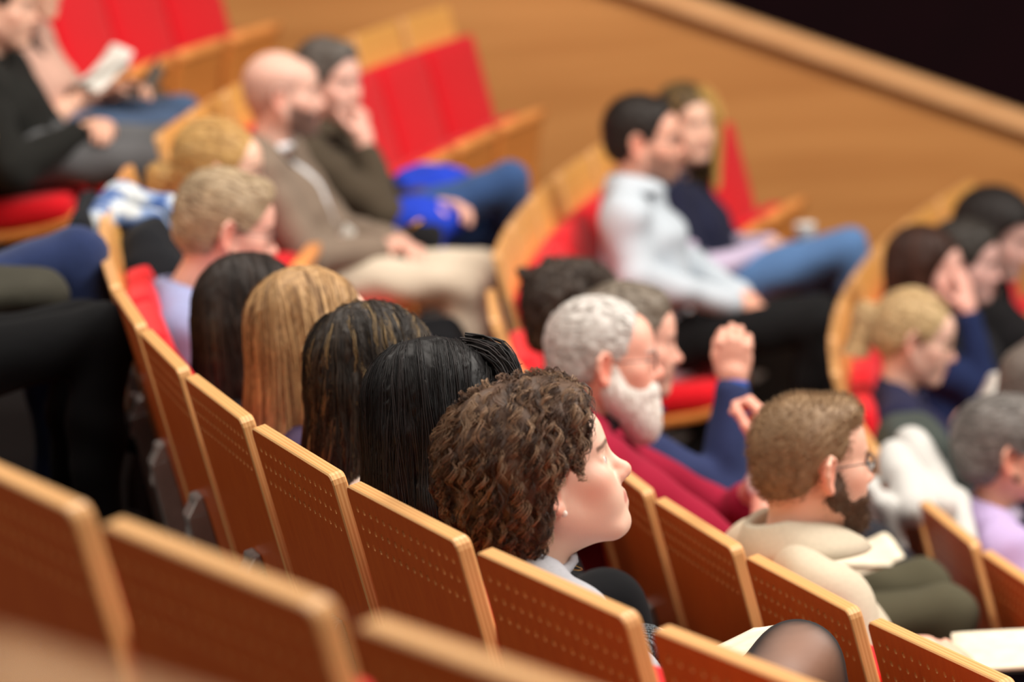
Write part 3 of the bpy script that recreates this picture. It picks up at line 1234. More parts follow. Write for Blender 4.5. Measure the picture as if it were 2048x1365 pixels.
def fold_noise(amp, fr, seed):
    return lambda X, Y, Z: amp * (np.sin(fr * (X * .8 + Y * .6 + Z * .9) + 1.7 * np.sin(fr * .4 * (X - Z)) + seed) * np.sin(fr * .55 * (Y - X * .5) + seed * 2.1)
                                  + .5 * np.sin(fr * 1.7 * (Z * .7 - Y * .5) + seed * 1.3 + np.sin(fr * X)))


def skin_only(o, name):
    return o


def glasses(root, HR, hp, mat, rim=.021, ry=.85, rr=.0014, y=.104, z=-.001):
    parts = []
    t = np.linspace(0, 2 * math.pi, 21)[:-1]
    for s in (-1, 1):
        c = np.array([s * .032, y, z])
        P = np.stack([c[0] + rim * np.cos(t), c[1] - .006 * np.abs(np.cos(t)) * 0 - s * .12 * (rim * np.cos(t)) * s * s, c[2] + rim * ry * np.sin(t)], 1)
        P[:, 1] = y - .18 * np.maximum(0, np.abs(P[:, 0]) - .02)
        parts.append(tubeVF(P, rr, 5, True))
        yy = y - .18 * (.032 + rim - .02)
        parts.append(tubeVF(np.array([(s * (.032 + rim), yy, z + .006), (s * .068, yy - .012, z + .007), (s * .0765, .03, z + .006), (s * .080, -.005, z + .004), (s * .080, -.028, z - .018)]), rr, 5))
    parts.append(tubeVF(np.array([(-.011, y + .001, z + .004), (0, y + .004, z + .007), (.011, y + .001, z + .004)]), rr, 5))
    V, F = joinVF(parts)
    o = mesh_np('glasses', xf(V, HR, hp), F, mat, root)
    th = np.linspace(0, 2 * math.pi, 17)[:-1]
    for s in (-1, 1):
        bm = bmesh.new()
        rings = []
        for dy in (0.0, .0012):
            P = np.stack([s * .032 + rim * .97 * np.cos(th), np.zeros(16), z + rim * ry * .97 * np.sin(th)], 1)
            P[:, 1] = y - .18 * np.maximum(0, np.abs(P[:, 0]) - .02) + dy - .0006
            rings.append([bm.verts.new(p) for p in xf(P, HR, hp)])
        bm.faces.new(rings[0])
        bm.faces.new(rings[1][::-1])
        for k in range(16):
            bm.faces.new((rings[0][k], rings[0][(k + 1) % 16], rings[1][(k + 1) % 16], rings[1][k]))
        bmesh.ops.recalc_face_normals(bm, faces=bm.faces[:])
        l = bm_obj('lens', bm, M['lens'], o)
    return o


def person(seat_id, label, **d):
    """a seated figure; every position is in the frame of its seat (x right, y forward, z up from the tier)."""
    root = at_seat('person', seat_id, label, 'person', 'audience members in the curved rows')
    q = d.get('q', 1)                                     # detail: 2 near the focus, 1 further away
    sex = d.get('sex', 'm')
    fem = sex == 'f'
    hp = np.array(d['head'], float)
    HR = euler_R(*d.get('look', (0, 0, 0)))
    hs = d.get('hs', 1.0)
    sw = d.get('sw', .168 if fem else .195)
    tone = d.get('tone', (214, 160, 134))
    hips = np.array(d.get('hips', (0, .355, .54)), float)
    tw = math.radians(d.get('twist', 0))
    # neck and shoulders hang from the head
    nb = hp + np.array(d.get('neck', (0, -.055, -.150)), float)
    scn = nb + np.array([0, -.012, -.045])
    TR = rot('z', tw) @ rot('y', math.radians(d.get('tilt', 0)))
    S = {s: scn + TR @ np.array([s * sw, .010, -.018 + d.get('shrug', 0)]) for s in (-1, 1)}
    w = {1: d.get('rh', dict(p=(.10, .50, .62))), -1: d.get('lh', dict(p=(-.10, .52, .62)))}
    W, E, HRt, HP = {}, {}, {}, {}
    for s in (-1, 1):
        a = w[s]
        W[s] = np.array(a['p'], float)
        E[s] = np.array(a['e'], float) if 'e' in a else elbow(S[s], W[s], a.get('hint', (s * .8, -.5, -.6)))
        f = np.array(a.get('f', W[s] - E[s] + np.array([-s * .10, 0, 0])), float)
        HRt[s] = basis(f, a.get('n', (s * .35, .1, 1)))
        HP[s] = W[s] + HRt[s] @ np.array([0, .012, 0])
    # ---- skin: head and neck (fine), hands, and the body under the clothes, one mesh
    vx = (.0030, .0034, .0026)[0] if q == 2 else .0042
    neck_b = HR.T @ ((nb + np.array([0, -.012, -.045])) - hp) / hs
    hv = head_vol(sex, vx, neck_b, .058 if not fem else .050, smile=d.get('smile', 0.0))
    Vh, Fh = hv.mesh()
    Ch = skin_cols(Vh, tone, d)
    pieces = [(xf(Vh * hs, HR, hp), Fh, Ch)]
    base = lin(np.array(tone, float) * .68 + np.array([242., 214., 196.]) * .32)
    for s in (-1, 1):
        a = w[s]
        pv = vol_from(hand_prims(s, a.get('curl', 32), a.get('thumb', 25), a.get('spread', 5), .92 if fem else 1.03), .0034 if q == 2 else .0042, .006, .012)
        V, F = pv.mesh()
        pieces.append((xf(V, HRt[s], HP[s]), F, np.tile(base * np.array([1.0, .94, .92]), (len(V), 1))))
    st = d.get('body_top', None)
    xsT = 1.38 if not fem else 1.28
    fat = d.get('fat', 1.0)
    belly = hips * .45 + scn * .55 + np.array([0, .0, -.06])
    chest = scn + np.array([0, .040, -.135])
    KN = {s: np.array(d.get('rk' if s > 0 else 'lk', (s * .11, .80, .53)), float) for s in (-1, 1)}
    AN = {s: np.array(d.get('ra' if s > 0 else 'la', (s * .11, .80 - .03, .09)), float) for s in (-1, 1)}

    def torso(g):
        P = [(RC(hips + np.array([0, -.01, -.035]), belly, .118 * fat + g, .112 * fat + g, xsT), .05), (RC(belly, chest, .112 * fat + g, (.112 if not fem else .100) + g, xsT), .05),
             (RC(chest, scn + np.array([0, -.005, -.03]), (.110 if not fem else .098) + g, .070 + g, xsT), .05)]
        for s in (-1, 1):
            P.append((RC(nb + np.array([s * .022, -.016, .0]), S[s] + np.array([0, -.004, .004]), .042 + g * .6, .046 + g * .6), .045))
            P.append((RC(chest + TR @ np.array([s * .07, -.01, .02]), S[s] + np.array([0, 0, -.01]), .075 + g, .056 + g), .05))
            if fem:
                P.append((Ell(chest + TR @ np.array([s * .065, .085, -.02]), (.055, .05, .055)), .05))
        return P

    def arm(s, g, to=1.0):
        e, wv = E[s], W[s]
        k = .9 if fem else 1.0
        P = [(RC(S[s], e, .052 * k + g, .042 * k + g), .03)]
        if to > 0:
            end = e + (wv - e) * to
            P.append((RC(e, end, .042 * k + g, (.042 - .012 * to) * k + g * .8), .02))
        return P

    def legs(g):
        P = [(Ell(hips + np.array([0, .02, .0]), (.165 * fat, .135, .115)), .05)]
        for s in (-1, 1):
            hj = hips + np.array([s * .088, .03, .0])
            k = (.95 if fem else 1.0) * d.get('leg', 1.0)
            P.append((RC(hj, KN[s], .080 * k + g, .056 * k + g), .04))
            mid = KN[s] * .62 + AN[s] * .38 + np.array([0, -.012, 0])
            P.append((RC(KN[s], mid, .055 * k + g, .052 * k + g), .03))
            P.append((RC(mid, AN[s], .052 * k + g, .036 * k + g), .03))
        return P
    core = vol_from([p for p in torso(-.016)] + [p for s in (-1, 1) for p in arm(s, -.008)] + [p for p in legs(-.016)], .013, .03, .03)
    V, F = core.mesh()
    pieces.append((V, F, np.tile(base, (len(V), 1))))
    Vs, Fs, Cs, n = [], [], [], 0
    for V, F, C in pieces:
        Vs.append(V)
        Fs.append(F + n)
        Cs.append(C)
        n += len(V)
    body = mesh_np('body', np.concatenate(Vs), [np.concatenate(Fs)], M['skin'], root, np.concatenate(Cs))
    # ---- eyes
    for s in (-1, 1):
        th, ph = np.meshgrid(np.linspace(0, math.pi, 10), np.linspace(0, 2 * math.pi, 15)[:-1], indexing='ij')
        Pv = np.stack([np.sin(th) * np.cos(ph), np.cos(th), np.sin(th) * np.sin(ph)], -1).reshape(-1, 3)
        col = np.tile(lin((226, 216, 208)), (len(Pv), 1))
        col[Pv[:, 1] > .86] = lin(d.get('iris', (84, 58, 40)))
        col[Pv[:, 1] > .975] = lin((10, 8, 8))
        Fv = []
        for i in range(9):
            for j2 in range(14):
                Fv.append((i * 14 + j2, i * 14 + (j2 + 1) % 14, (i + 1) * 14 + (j2 + 1) % 14, (i + 1) * 14 + j2))
        mesh_np('eye', xf((Pv * .0118 + np.array([s * .0315, .0755, -.0005])) * hs, HR, hp), np.array(Fv), M['eye'], root, col)
    # ---- hair
    hd = d.get('hair')
    grav = HR.T @ np.array([0, 0, -1.0])
    if hd:
        hv2 = hair_vol(hd['style'], .0038 if q == 2 else .0052, HR.T @ np.array([0, hd.get('back', -.12), -1.0]) / math.hypot(1, .12), hd)
        raw = Vol(hv2.lo, hv2.lo + hv2.v * (hv2.n - 1), hv2.v)
        raw.D = hv2.D.copy()
        hair_noise(hv2, hd.get('amp', .0025), hd.get('freq', 190), d.get('seed', 1))
        V, F = hv2.mesh()
        c0 = lin(np.array(hd['cols'][0], float))
        c1 = lin(np.array(hd['cols'][-1], float))
        t = .5 + .5 * np.sin(V[:, 0] * 310 + 2 * np.sin(V[:, 2] * 24) + V[:, 1] * 95)
        C = (c0 * (1 - .35 * t[:, None]) + c1 * .35 * t[:, None]) * hd.get('dark', .75)
        hobj = mesh_np('hair', xf(V * hs, HR, hp), F, M['hair'], root, C)
        if hd.get('n'):
            sd = V
            if hd['style'] in ('long', 'longdark'):
                zc = V @ grav
                sd = V[(zc < np.quantile(zc, .62))]
            Vb, Fb, Cb = strands_mesh(raw, sd, grav, hd, hd['n'], hd['L'], hd.get('segs', 8), hd.get('rad', .0008), hd.get('curl', 0), hd.get('wave', .028), hd.get('lift', .0015), hd.get('part'), hd.get('mode', 'fall'))
            so = mesh_np('hair_strands', xf(Vb * hs, HR, hp), Fb, M['hair'], hobj, Cb)
            so['kind'] = 'stuff'
    bd = d.get('beard')
    if bd:
        bv = beard_vol(.0038 if q == 2 else .005, bd.get('full', 1))
        raw = Vol(bv.lo, bv.lo + bv.v * (bv.n - 1), bv.v)
        raw.D = bv.D.copy()
        hair_noise(bv, .0022, 330, 3)
        V, F = bv.mesh()
        C = np.tile(lin(np.array(bd['cols'][0], float)), (len(V), 1)) * .85
        bo = mesh_np('beard', xf(V * hs, HR, hp), F, M['hair'], root, C)
        if bd.get('n'):
            Vb, Fb, Cb = strands_mesh(raw, V, grav, bd, bd['n'], bd.get('L', .014), 3, bd.get('rad', .0006), mode='stand' if bd.get('full', 1) == 1 else 'fall')
            so = mesh_np('beard_strands', xf(Vb * hs, HR, hp), Fb, M['hair'], bo, Cb)
            so['kind'] = 'stuff'
    if d.get('glasses'):
        g = glasses(root, HR * hs, hp, M[d['glasses']], **d.get('gl', {}))
    # ---- clothes
    tp = d['top']
    vox = .0075 if q == 2 else .0105
    sl = tp.get('sleeve', .93)
    P = torso(.004 + tp.get('g', 0))
    for s in (-1, 1):
        P += arm(s, .006 + tp.get('g', 0), sl)
    v = vol_from(P, vox, .03, .05)
    v.disp(fold_noise(tp.get('fold', .003), tp.get('ff', 42), d.get('seed', 1)))
    nR = basis((0, 1, .25), (0, -.45, 1))
    neck_c = nb + np.array([0, -.002, -.028])
    v.sub(RC(nb + np.array([0, .004, -.02]), nb + np.array([0, .045, .12]), tp.get('nr', .060 if not fem else .058), .080), .006)
    if tp.get('vneck'):
        vn = tp['vneck']
        v.sub(RC(nb + np.array([0, .10, .0]), chest + np.array([0, .17, -.13 * vn]), .070, .022), .012)
    if tp.get('crew', True):
        v.add(Ring(neck_c + np.array([0, .008, .012]), nR, tp.get('nr', .062 if not fem else .060) + .004, .008, 1.08), .012)
    top = mesh_np(tp.get('name', 'sweater'), *v.mesh(), cm(tp['c'], tp.get('kind', 'cloth')), root)
    if tp.get('collar'):
        ph = np.radians(np.linspace(-152, 152, 29))          # 0 is the nape
        prof = [(.058, -.030), (.062, .034), (.069, .047), (.079, .042), (.102, .004), (.112, -.018), (.107, -.023), (.078, .028), (.068, .030)]
        V = []
        for a_ in ph:
            op = np.clip((abs(a_) - 1.3) / 1.3, 0, 1)
            for r_, z_ in prof:
                r2 = r_ + (.022 * op if r_ > .085 else .004 * op)
                V.append((r2 * math.sin(a_) * (1 + .12 * (r_ > .08)), -r2 * math.cos(a_) * 1.05, z_ - .030 * op + .010 * (1 - op)))
        m_ = len(prof)
        F = [(i * m_ + j, (i + 1) * m_ + j, (i + 1) * m_ + (j + 1) % m_, i * m_ + (j + 1) % m_) for i in range(28) for j in range(m_)]
        V = xf(np.array(V) * (1.0 if q == 2 else .86), rot('x', .22), nb + np.array([0, .004, .014]))
        mesh_np('collar', V, np.array(F), cm(tp['c']), root)
    if tp.get('under'):
        u = tp['under']
        P = torso(-.001)
        v = vol_from(P, .010, .03, .05)
        v.sub(RC(nb + np.array([0, -.006, -.03]), nb + np.array([0, .03, .12]), .058, .07), .006)
        v.add(Ring(neck_c + np.array([0, .004, .012]), nR, .060, .013, 1.05), .008)
        mesh_np('shirt', *v.mesh(), cm(u, 'cloth'), root)
    if tp.get('band'):
        v = vol_from([(Ring(neck_c + np.array([0, -.004, .022]), nR, .064, .015, 1.05), .01), (Ring(neck_c + np.array([0, -.002, .008]), nR, .072, .014, 1.05), .01)], .006, .01, .02)
        mesh_np('collar', *v.mesh(), cm(tp['band']), root)
    if tp.get('cuff'):
        P = []
        for s in (-1, 1):
            dv = (W[s] - E[s]) / np.linalg.norm(W[s] - E[s])
            P.append((RC(W[s] - dv * .03, W[s] - dv * .002, .037, .036), .01))
        mesh_np('cuffs', *vol_from(P, .006, .01, .02).mesh(), cm(tp['cuff']), root)
    if tp.get('sleeves'):
        P = [p for s in (-1, 1) for p in arm(s, .010, .92)]
        v = vol_from(P, vox, .02, .04)
        v.disp(fold_noise(.003, 40, 2))
        mesh_np('sleeves', *v.mesh(), cm(tp['sleeves']), root)
    bt = d.get('bottom', dict(c=(26, 26, 30)))
    v = vol_from(legs(.006), .0085 if q == 2 or bt.get('fine') else .0115, .03, .05)
    v.disp(fold_noise(bt.get('fold', .004), 34, d.get('seed', 1) + 2))
    mesh_np(bt.get('name', 'trousers'), *v.mesh(), M[bt['mat']] if 'mat' in bt else cm(bt['c'], bt.get('kind', 'cloth')), root)
    if bt.get('skirt'):
        P = [(Ell(hips + np.array([0, .03, .01]), (.185, .15, .12)), .04)]
        for s in (-1, 1):
            hj = hips + np.array([s * .088, .03, .0])
            P.append((RC(hj, hj + (KN[s] - hj) * .55, .096, .078), .05))
        mesh_np('skirt', *vol_from(P, .010, .04, .04).mesh(), cm(bt['skirt']), root)
    # shoes
    for s in (-1, 1):
        a = AN[s]
        fd = np.array(d.get('rf' if s > 0 else 'lf', (s * .15, 1, -.05)), float)
        fd /= np.linalg.norm(fd)
        P = [(RC(a + np.array([0, -.02, -.035]), a + fd * .10 + np.array([0, 0, -.045]), .036, .034), .02), (RC(a + fd * .10 + np.array([0, 0, -.045]), a + fd * .17 + np.array([0, 0, -.055]), .036, .028), .02), (RC(a, a + np.array([0, -.01, -.04]), .040, .036), .02)]
        mesh_np('shoe', *vol_from(P, .010, .02, .02).mesh(), cm(d.get('shoe', (30, 28, 28))), root)
    root['_pose'] = 0
    del root['_pose']
    return root, dict(HR=HR, hp=hp, W=W, E=E, HRt=HRt, HP=HP, S=S, nb=nb, chest=chest, hs=hs)


# ------------------------------------------------------------------ place the seats
GA, GB, GC, GD = 'seats of the nearest row', "seats of the curly-haired woman's row", "seats of the beige-jacket man's row", "seats of the lilac-top woman's row"
SEATS = [
    (('Z', 'n', 0), 'very blurred wooden seat back cutting the bottom left corner of the photo', 'seats of the row behind the nearest row', 'folded'),
    (('A', 'n', -1), 'blurred wooden seat back at the bottom edge, right of its two nearest neighbours', GA, 'folded'),
    (('A', 'n', 0), 'large blurred wooden seat back, second from the left along the bottom', GA, 'folded'),
    (('A', 'n', 1), 'large blurred wooden seat back cut by the left edge near the bottom', GA, 'folded'),
    (('A', 'n', 8), 'seat under the person whose black trousers fill the left edge', GA, 'open'),
    (('A', 'n', 9), 'seat under the navy jeans at the left edge', GA, 'open'),
    (('A', 'n', 14), 'empty red seat left of the draped jacket, beside the navy jeans', GA, 'folded'),
    (('A', 'n', 15), 'seat under the person in the black jacket at the left edge', GA, 'open'),
    (('A', 'n', 16), 'seat under the woman in the dusty pink cardigan', GA, 'open'),
    (('A', 'n', 17), 'red seat beside the pink cardigan, next to her white paper', GA, 'folded'),
    (('A', 'n', 18), 'empty red seat at the top left, third from the wood wall', GA, 'folded'),
    (('A', 'n', 19), 'empty red seat at the top left, second from the wood wall', GA, 'folded'),
    (('A', 'n', 20), 'empty red seat at the top left, last before the wood wall', GA, 'folded'),
    (('B', 'n', 0), 'perforated seat back low in the middle with the tights-clad knee above it', GB, 'folded'),
    (('B', 'n', 1), 'perforated red-brown seat back hiding the curly-haired woman\'s grey shoulder', GB, 'folded'),
    (('B', 'n', 2), 'perforated seat back directly behind the curly-haired woman', GB, 'open'),
    (('B', 'n', 3), 'sharp perforated seat back below the long hair with pale highlights', GB, 'open'),
    (('B', 'n', 4), 'perforated seat back below the long blonde hair', GB, 'open'),
    (('B', 'n', 5), 'narrow angled seat back with a bright edge, behind the long blonde hair', GB, 'open'),
    (('B', 'n', 6), 'steep seat back seen nearly edge-on beside the lilac-blue blazer', GB, 'open'),
    (('B', 'n', 7), 'edge-on seat with plump red cushion left of the lilac-blue blazer', GB, 'folded'),
    (('B', 'n', 8), 'edge-on seat back just below the draped jacket', GB, 'open'),
    (('B', 'n', 9), 'seat back under the draped blue-and-black jacket', GB, 'folded'),
    (('B', 'n', 10), 'pointed wooden seat back rising behind the draped jacket', GB, 'open'),
    (('B', 'f', -5), 'pale wooden seat back behind the bald man', GB, 'open'),
    (('B', 'f', -6), 'pale wooden seat back left of the bald man, at the aisle', GB, 'folded'),
    (('B', 'f', -4), 'seat under the grey-haired man in the brown jacket', GB, 'open'),
    (('B', 'f', -3), 'seat with red back just right of the brown-jacket man\'s head', GB, 'folded'),
    (('B', 'f', -2), 'empty red seat behind the hand held to a chin, third from the wall', GB, 'folded'),
    (('B', 'f', -1), 'bright empty red seat top centre, second from the wall', GB, 'folded'),
    (('B', 'f', 0), 'bright empty red seat top centre, last before the wood wall', GB, 'folded'),
    (('C', 'n', 0), 'perforated golden seat back at the bottom right corner by the notebook', GC, 'folded'),
    (('C', 'n', 1), 'sharp golden perforated seat back below the beige jacket sleeve', GC, 'folded'),
    (('C', 'n', 2), 'perforated seat back behind the man in the beige jacket', GC, 'open'),
    (('C', 'n', 3), 'perforated seat back just right of the curly-haired woman\'s nose', GC, 'folded'),
    (('C', 'n', 4), 'seat under the white-bearded man in burgundy', GC, 'open'),
    (('C', 'n', 5), 'seat whose edge shows just above the curly-haired woman\'s head', GC, 'open'),
    (('C', 'n', 6), 'edge-on seat back with a red cushion beside the black-haired woman', GC, 'open'),
    (('C', 'n', 7), 'narrow edge-on seat back alone by the dark aisle gap, centre', GC, 'folded'),
    (('C', 'f', -6), 'tall seat showing its wooden side edge and red cushion at the aisle, centre', GC, 'folded'),
    (('C', 'f', -5), 'empty red seat left of the man in the white shirt', GC, 'folded'),
    (('C', 'f', -4), 'seat under the man in the white shirt', GC, 'open'),
    (('C', 'f', -3), 'seat hidden behind the white-shirt man\'s head', GC, 'folded'),
    (('C', 'f', -2), 'seat under the woman in the navy vest', GC, 'open'),
    (('C', 'f', -1), 'seat back half covered by the navy-vest woman\'s hair', GC, 'folded'),
    (('C', 'f', 0), 'empty red seat right of the navy-vest woman, last before the wall', GC, 'folded'),
    (('D', 'n', 0), 'red-brown seat back at the right edge below the lilac top', GD, 'folded'),
    (('D', 'n', 1), 'seat back with a grey reflection beside the white coat', GD, 'folded'),
    (('D', 'n', 2), 'seat under the white draped coat', GD, 'open'),
    (('D', 'n', 3), 'seat carrying the dark green backpack', GD, 'open'),
    (('D', 'f', 5), 'curved-row seat at the aisle left of the blonde ponytail', GD, 'open'),
    (('D', 'f', 6), 'seat with pale wooden back just left of the long straight brown hair', GD, 'folded'),
    (('D', 'f', 7), 'seat under the woman hiding her face behind a hand', GD, 'open'),
    (('D', 'f', 8), 'seat under the dark-haired person between two women at the right', GD, 'open'),
    (('D', 'f', 9), 'seat under the black-haired woman by the wall at the right', GD, 'open'),
    (('D', 'f', 10), 'seat back behind the black-haired woman, second from the wall', GD, 'folded'),
    (('D', 'f', 11), 'last seat of its row at the wood wall, right side', GD, 'folded'),
]
for r in ('D',):
    PHI[(r, 'f')] = PHI[(r, 'n')]
for s_, l_, g_, k_ in SEATS:
    seat(s_, l_, g_, k_)

# ------------------------------------------------------------------ place the audience
BLACKTR = dict(c=(14, 14, 17))
JEANS = dict(c=(52, 78, 122), kind='denim')
P = {}
P['curly'] = person(('B', 'n', 2), 'smiling woman with short curly brown hair in a pale grey sweater', sex='f', q=2, head=(0, .233, 1.06), look=(-10, 14, 0), smile=.0045, seed=3,
    neck=(0, -.045, -.125), tone=(228, 180, 156), lip=(200, 124, 114), brow=(70, 48, 36), hair=dict(style='curly', cols=[(102, 77, 60), (140, 112, 87), (68, 50, 40)], n=9000, clump=7, L=.075, segs=12, curl=.0065, wave=.038, rad=.0006, amp=.004, freq=64, lift=.006),
    top=dict(c=(166, 166, 172), name='sweater', fold=.004), bottom=dict(mat='tights', name='tights', fold=.0, skirt=(22, 22, 24), fine=True),
    hips=(0, .355, .585), rk=(-.06, .64, .69), ra=(-.12, .80, .38), lk=(-.12, .78, .52), la=(-.12, .74, .08), leg=1.12, rh=dict(p=(.05, .50, .60), e=(.235, .34, .68)), lh=dict(p=(-.14, .42, .54)))
P['black'] = person(('B', 'n', 3), 'woman with glossy black hair swept over her forehead, charcoal knit', sex='f', q=2, head=(0, 0.262, 1.046), look=(-14, -8, 4), seed=5,
    tone=(222, 172, 144), hair=dict(style='long', cols=[(20, 16, 17), (34, 28, 28), (12, 10, 12)], n=6000, clump=4, L=.30, segs=13, length=.30, rad=.0005, part=-.02, thick=.014, lift=.003, front=-.034),
    top=dict(c=(62, 66, 70), kind='knit', name='knit_sweater'), bottom=dict(c=(26, 26, 29)), rk=(.06, .70, .49), ra=(.06, .66, .09), lk=(-.13, .72, .49), la=(-.13, .68, .09), rh=dict(p=(.15, .53, .68), e=(.24, .33, .66), f=(-.6, 1, -.6)), lh=dict(p=(-.10, .50, .62)))
P['highlight'] = person(('B', 'n', 4), 'woman with long dark hair streaked with pale highlights, white lace top', sex='f', q=2, head=(0, 0.303, 1.03), look=(6, -6, 0), seed=6,
    tone=(222, 176, 150), hair=dict(style='long', cols=[(44, 36, 31), (32, 26, 22), (134, 110, 74), (70, 58, 46)], colp=[.36, .3, .14, .2], n=6500, clump=5, L=.34, segs=13, length=.33, rad=.00055, thick=.013, lift=.0035, curl=.003, wave=.09),
    top=dict(c=(232, 222, 208), kind='lace', name='lace_top'), bottom=BLACKTR, rk=(.0, .68, .575), ra=(.03, .80, .28), lk=(-.10, .70, .49), la=(-.1, .66, .09))
P['blonde'] = person(('B', 'n', 5), 'woman seen from behind with long straight blonde hair', sex='f', q=2, head=(0, 0.3, 1.025), look=(8, -4, 0), seed=7,
    tone=(226, 180, 154), hair=dict(style='long', cols=[(176, 138, 94), (206, 168, 120), (126, 94, 64)], colp=[.45, .3, .25], n=5000, clump=5, L=.34, segs=12, length=.34, rad=.0006, thick=.012, dark=.9, lift=.003),
    top=dict(c=(60, 50, 76), name='blouse'), bottom=BLACKTR, rk=(.11, .72, .48), lk=(-.11, .74, .48), ra=(.1, .68, .09), la=(-.1, .7, .09))
P['dark'] = person(('B', 'n', 6), 'woman with long smooth dark brown hair left of the blonde', sex='f', q=1, head=(0, 0.267, 0.985), look=(6, -8, 0), seed=8,
    tone=(222, 172, 146), hair=dict(style='long', cols=[(44, 33, 28), (60, 47, 40), (32, 24, 21)], n=3000, clump=4, L=.34, segs=12, length=.33, rad=.0007, thick=.011, lift=.003),
    top=dict(c=(26, 24, 28), name='blouse'), bottom=BLACKTR)
P['greyblond'] = person(('B', 'n', 8), 'man with tousled ash-blond hair and spectacles in a lilac-blue blazer', q=1, head=(0, 0.295, 1.03), look=(4, -16, 0), seed=9, tone=(218, 150, 132),
    hair=dict(style='short', quiff=True, cols=[(186, 162, 130), (216, 196, 166), (140, 118, 96)], n=1500, L=.035, segs=4, rad=.0012, mode='back', amp=.004, freq=64, thick=.013),
    glasses='metal_frame', neck=(0, -.115, -.14), top=dict(c=(142, 148, 186), name='blazer', g=.012, band=(32, 36, 54)), bottom=BLACKTR)
P['blondeglasses'] = person(('B', 'n', 10), 'woman with pulled-back golden blonde hair and round glasses behind the ash-blond man', sex='f', q=1, head=(0, 0.27, 1.034), look=(0, -8, 0), seed=10, tone=(226, 172, 146),
    hair=dict(style='pony', tz=-.03, cols=[(206, 164, 100), (232, 198, 138), (160, 118, 70)], n=1400, L=.12, segs=6, rad=.0012, mode='back', dark=.9), glasses='metal_frame', top=dict(c=(40, 38, 44), name='blouse'), bottom=BLACKTR)
P['bald'] = person(('B', 'f', -5), 'bald bearded man in a taupe blazer over a white shirt', q=1, head=(0, 0.258, 1.055), look=(6, -4, 0), seed=11, tone=(214, 160, 142), brow=(60, 46, 42), stubble=.85, scalp=.38,
    top=dict(c=(128, 112, 98), name='blazer', g=.010, vneck=1.0, under=(232, 234, 238), crew=False), bottom=dict(c=(206, 192, 172)), hips=(0, .33, .50),
    rk=(.12, .78, .46), lk=(-.10, .80, .47), rh=dict(p=(.06, .52, .58)), lh=dict(p=(-.05, .55, .58)), hs=1.03)
P['greybrown'] = person(('B', 'f', -4), 'grey-haired man in a dark brown jacket resting his chin on a hand', q=1, head=(0, 0.298, 1.027), look=(-30, -6, 0), seed=12, tone=(222, 164, 148), brow=(96, 84, 78), stubble=.35,
    hair=dict(style='short', quiff=True, cols=[(112, 104, 98), (146, 140, 134), (84, 76, 70)], n=900, L=.035, segs=4, rad=.0014, mode='back', amp=.004, freq=64, thick=.015),
    top=dict(c=(74, 64, 52), name='jacket', g=.010, collar=True, sleeve=.80), bottom=JEANS, rk=(.02, .84, .68), ra=(-.16, .86, .40), lk=(-.11, .80, .52),
    rh=dict(p=(.06, .405, .835), e=(.17, .47, .62), f=(-.25, -.10, 1), n=(.3, 1, .2), curl=70), lh=dict(p=(.06, .60, .64), e=(-.12, .40, .66), f=(.5, 1, -.05)))
P['beige'] = person(('C', 'n', 2), 'brown-bearded man with cropped hair and glasses in a beige jacket', q=2, head=(0, 0.248, 1.12), look=(8, -4, 0), seed=13, tone=(224, 164, 138), brow=(84, 62, 46), hs=1.02,
    hair=dict(style='crop', cols=[(150, 122, 92), (172, 144, 112), (122, 96, 72)], n=9000, L=.011, segs=2, rad=.0005, mode='stand', thick=.004, amp=.001, recede=.006, dark=.95, quiff=True), beard=dict(cols=[(84, 60, 44), (110, 82, 62), (60, 42, 32)], n=1800, L=.011),
    glasses='metal_frame', top=dict(c=(192, 179, 158), name='jacket', g=.010, collar=True, ff=30, fold=.005, sleeve=.84), bottom=dict(c=(44, 60, 92), kind='denim'),
    rk=(.02, .66, .62), ra=(-.1, .80, .30), rh=dict(p=(.10, .385, .765), f=(-.3, 1, -.25)), lh=dict(p=(-.14, .50, .66)))
P['wbeard'] = person(('C', 'n', 4), 'white-bearded man with glasses in a burgundy sweater', q=2, head=(0, .115, 1.165), look=(-6, -4, 0), seed=14, tone=(226, 150, 128), brow=(206, 196, 188), hs=1.03, neck=(0, -.055, -.130), hips=(0, .35, .53), sw=.215, fat=1.1,
    hair=dict(style='short', cols=[(206, 200, 195), (222, 218, 212), (176, 168, 162)], n=1500, L=.030, segs=4, rad=.0011, mode='back', thick=.007, recede=.040, amp=.003, dark=.95), beard=dict(cols=[(238, 232, 224), (246, 242, 238)], n=900, full=2, L=.035, rad=.0009),
    glasses='metal_frame', top=dict(c=(140, 22, 48), name='sweater', g=.008, band=(42, 32, 36), sleeve=.30, fold=.005, ff=30), bottom=dict(c=(74, 70, 54)), lk=(-.10, .80, .56), rk=(.12, .80, .55),
    rh=dict(p=(.10, .42, .93), e=(.22, .38, .70), f=(-.5, .2, .8), n=(.3, .8, .3), curl=55), lh=dict(p=(.02, .46, .93), e=(-.22, .42, .72), f=(.5, .2, .7), curl=55))
P['greynavy'] = person(('C', 'n', 5), 'grey-haired man in a navy jacket with his fist raised', q=1, head=(0, 0.26, 1.1), look=(-4, -8, 0), seed=15, tone=(216, 150, 128), brow=(120, 108, 98),
    hair=dict(style='short', cols=[(128, 116, 102), (164, 154, 142), (98, 86, 76)], n=900, L=.03, segs=4, rad=.0013, mode='back', thick=.013, amp=.004),
    top=dict(c=(42, 50, 84), name='jacket', g=.010, cuff=(52, 84, 160), collar=True), bottom=dict(c=(40, 40, 46)),
    rh=dict(p=(.11, .47, .995), e=(.17, .42, .76), f=(.02, .1, 1), n=(.95, -.25, 0), curl=72, thumb=5), lh=dict(p=(-.02, .52, .70)))
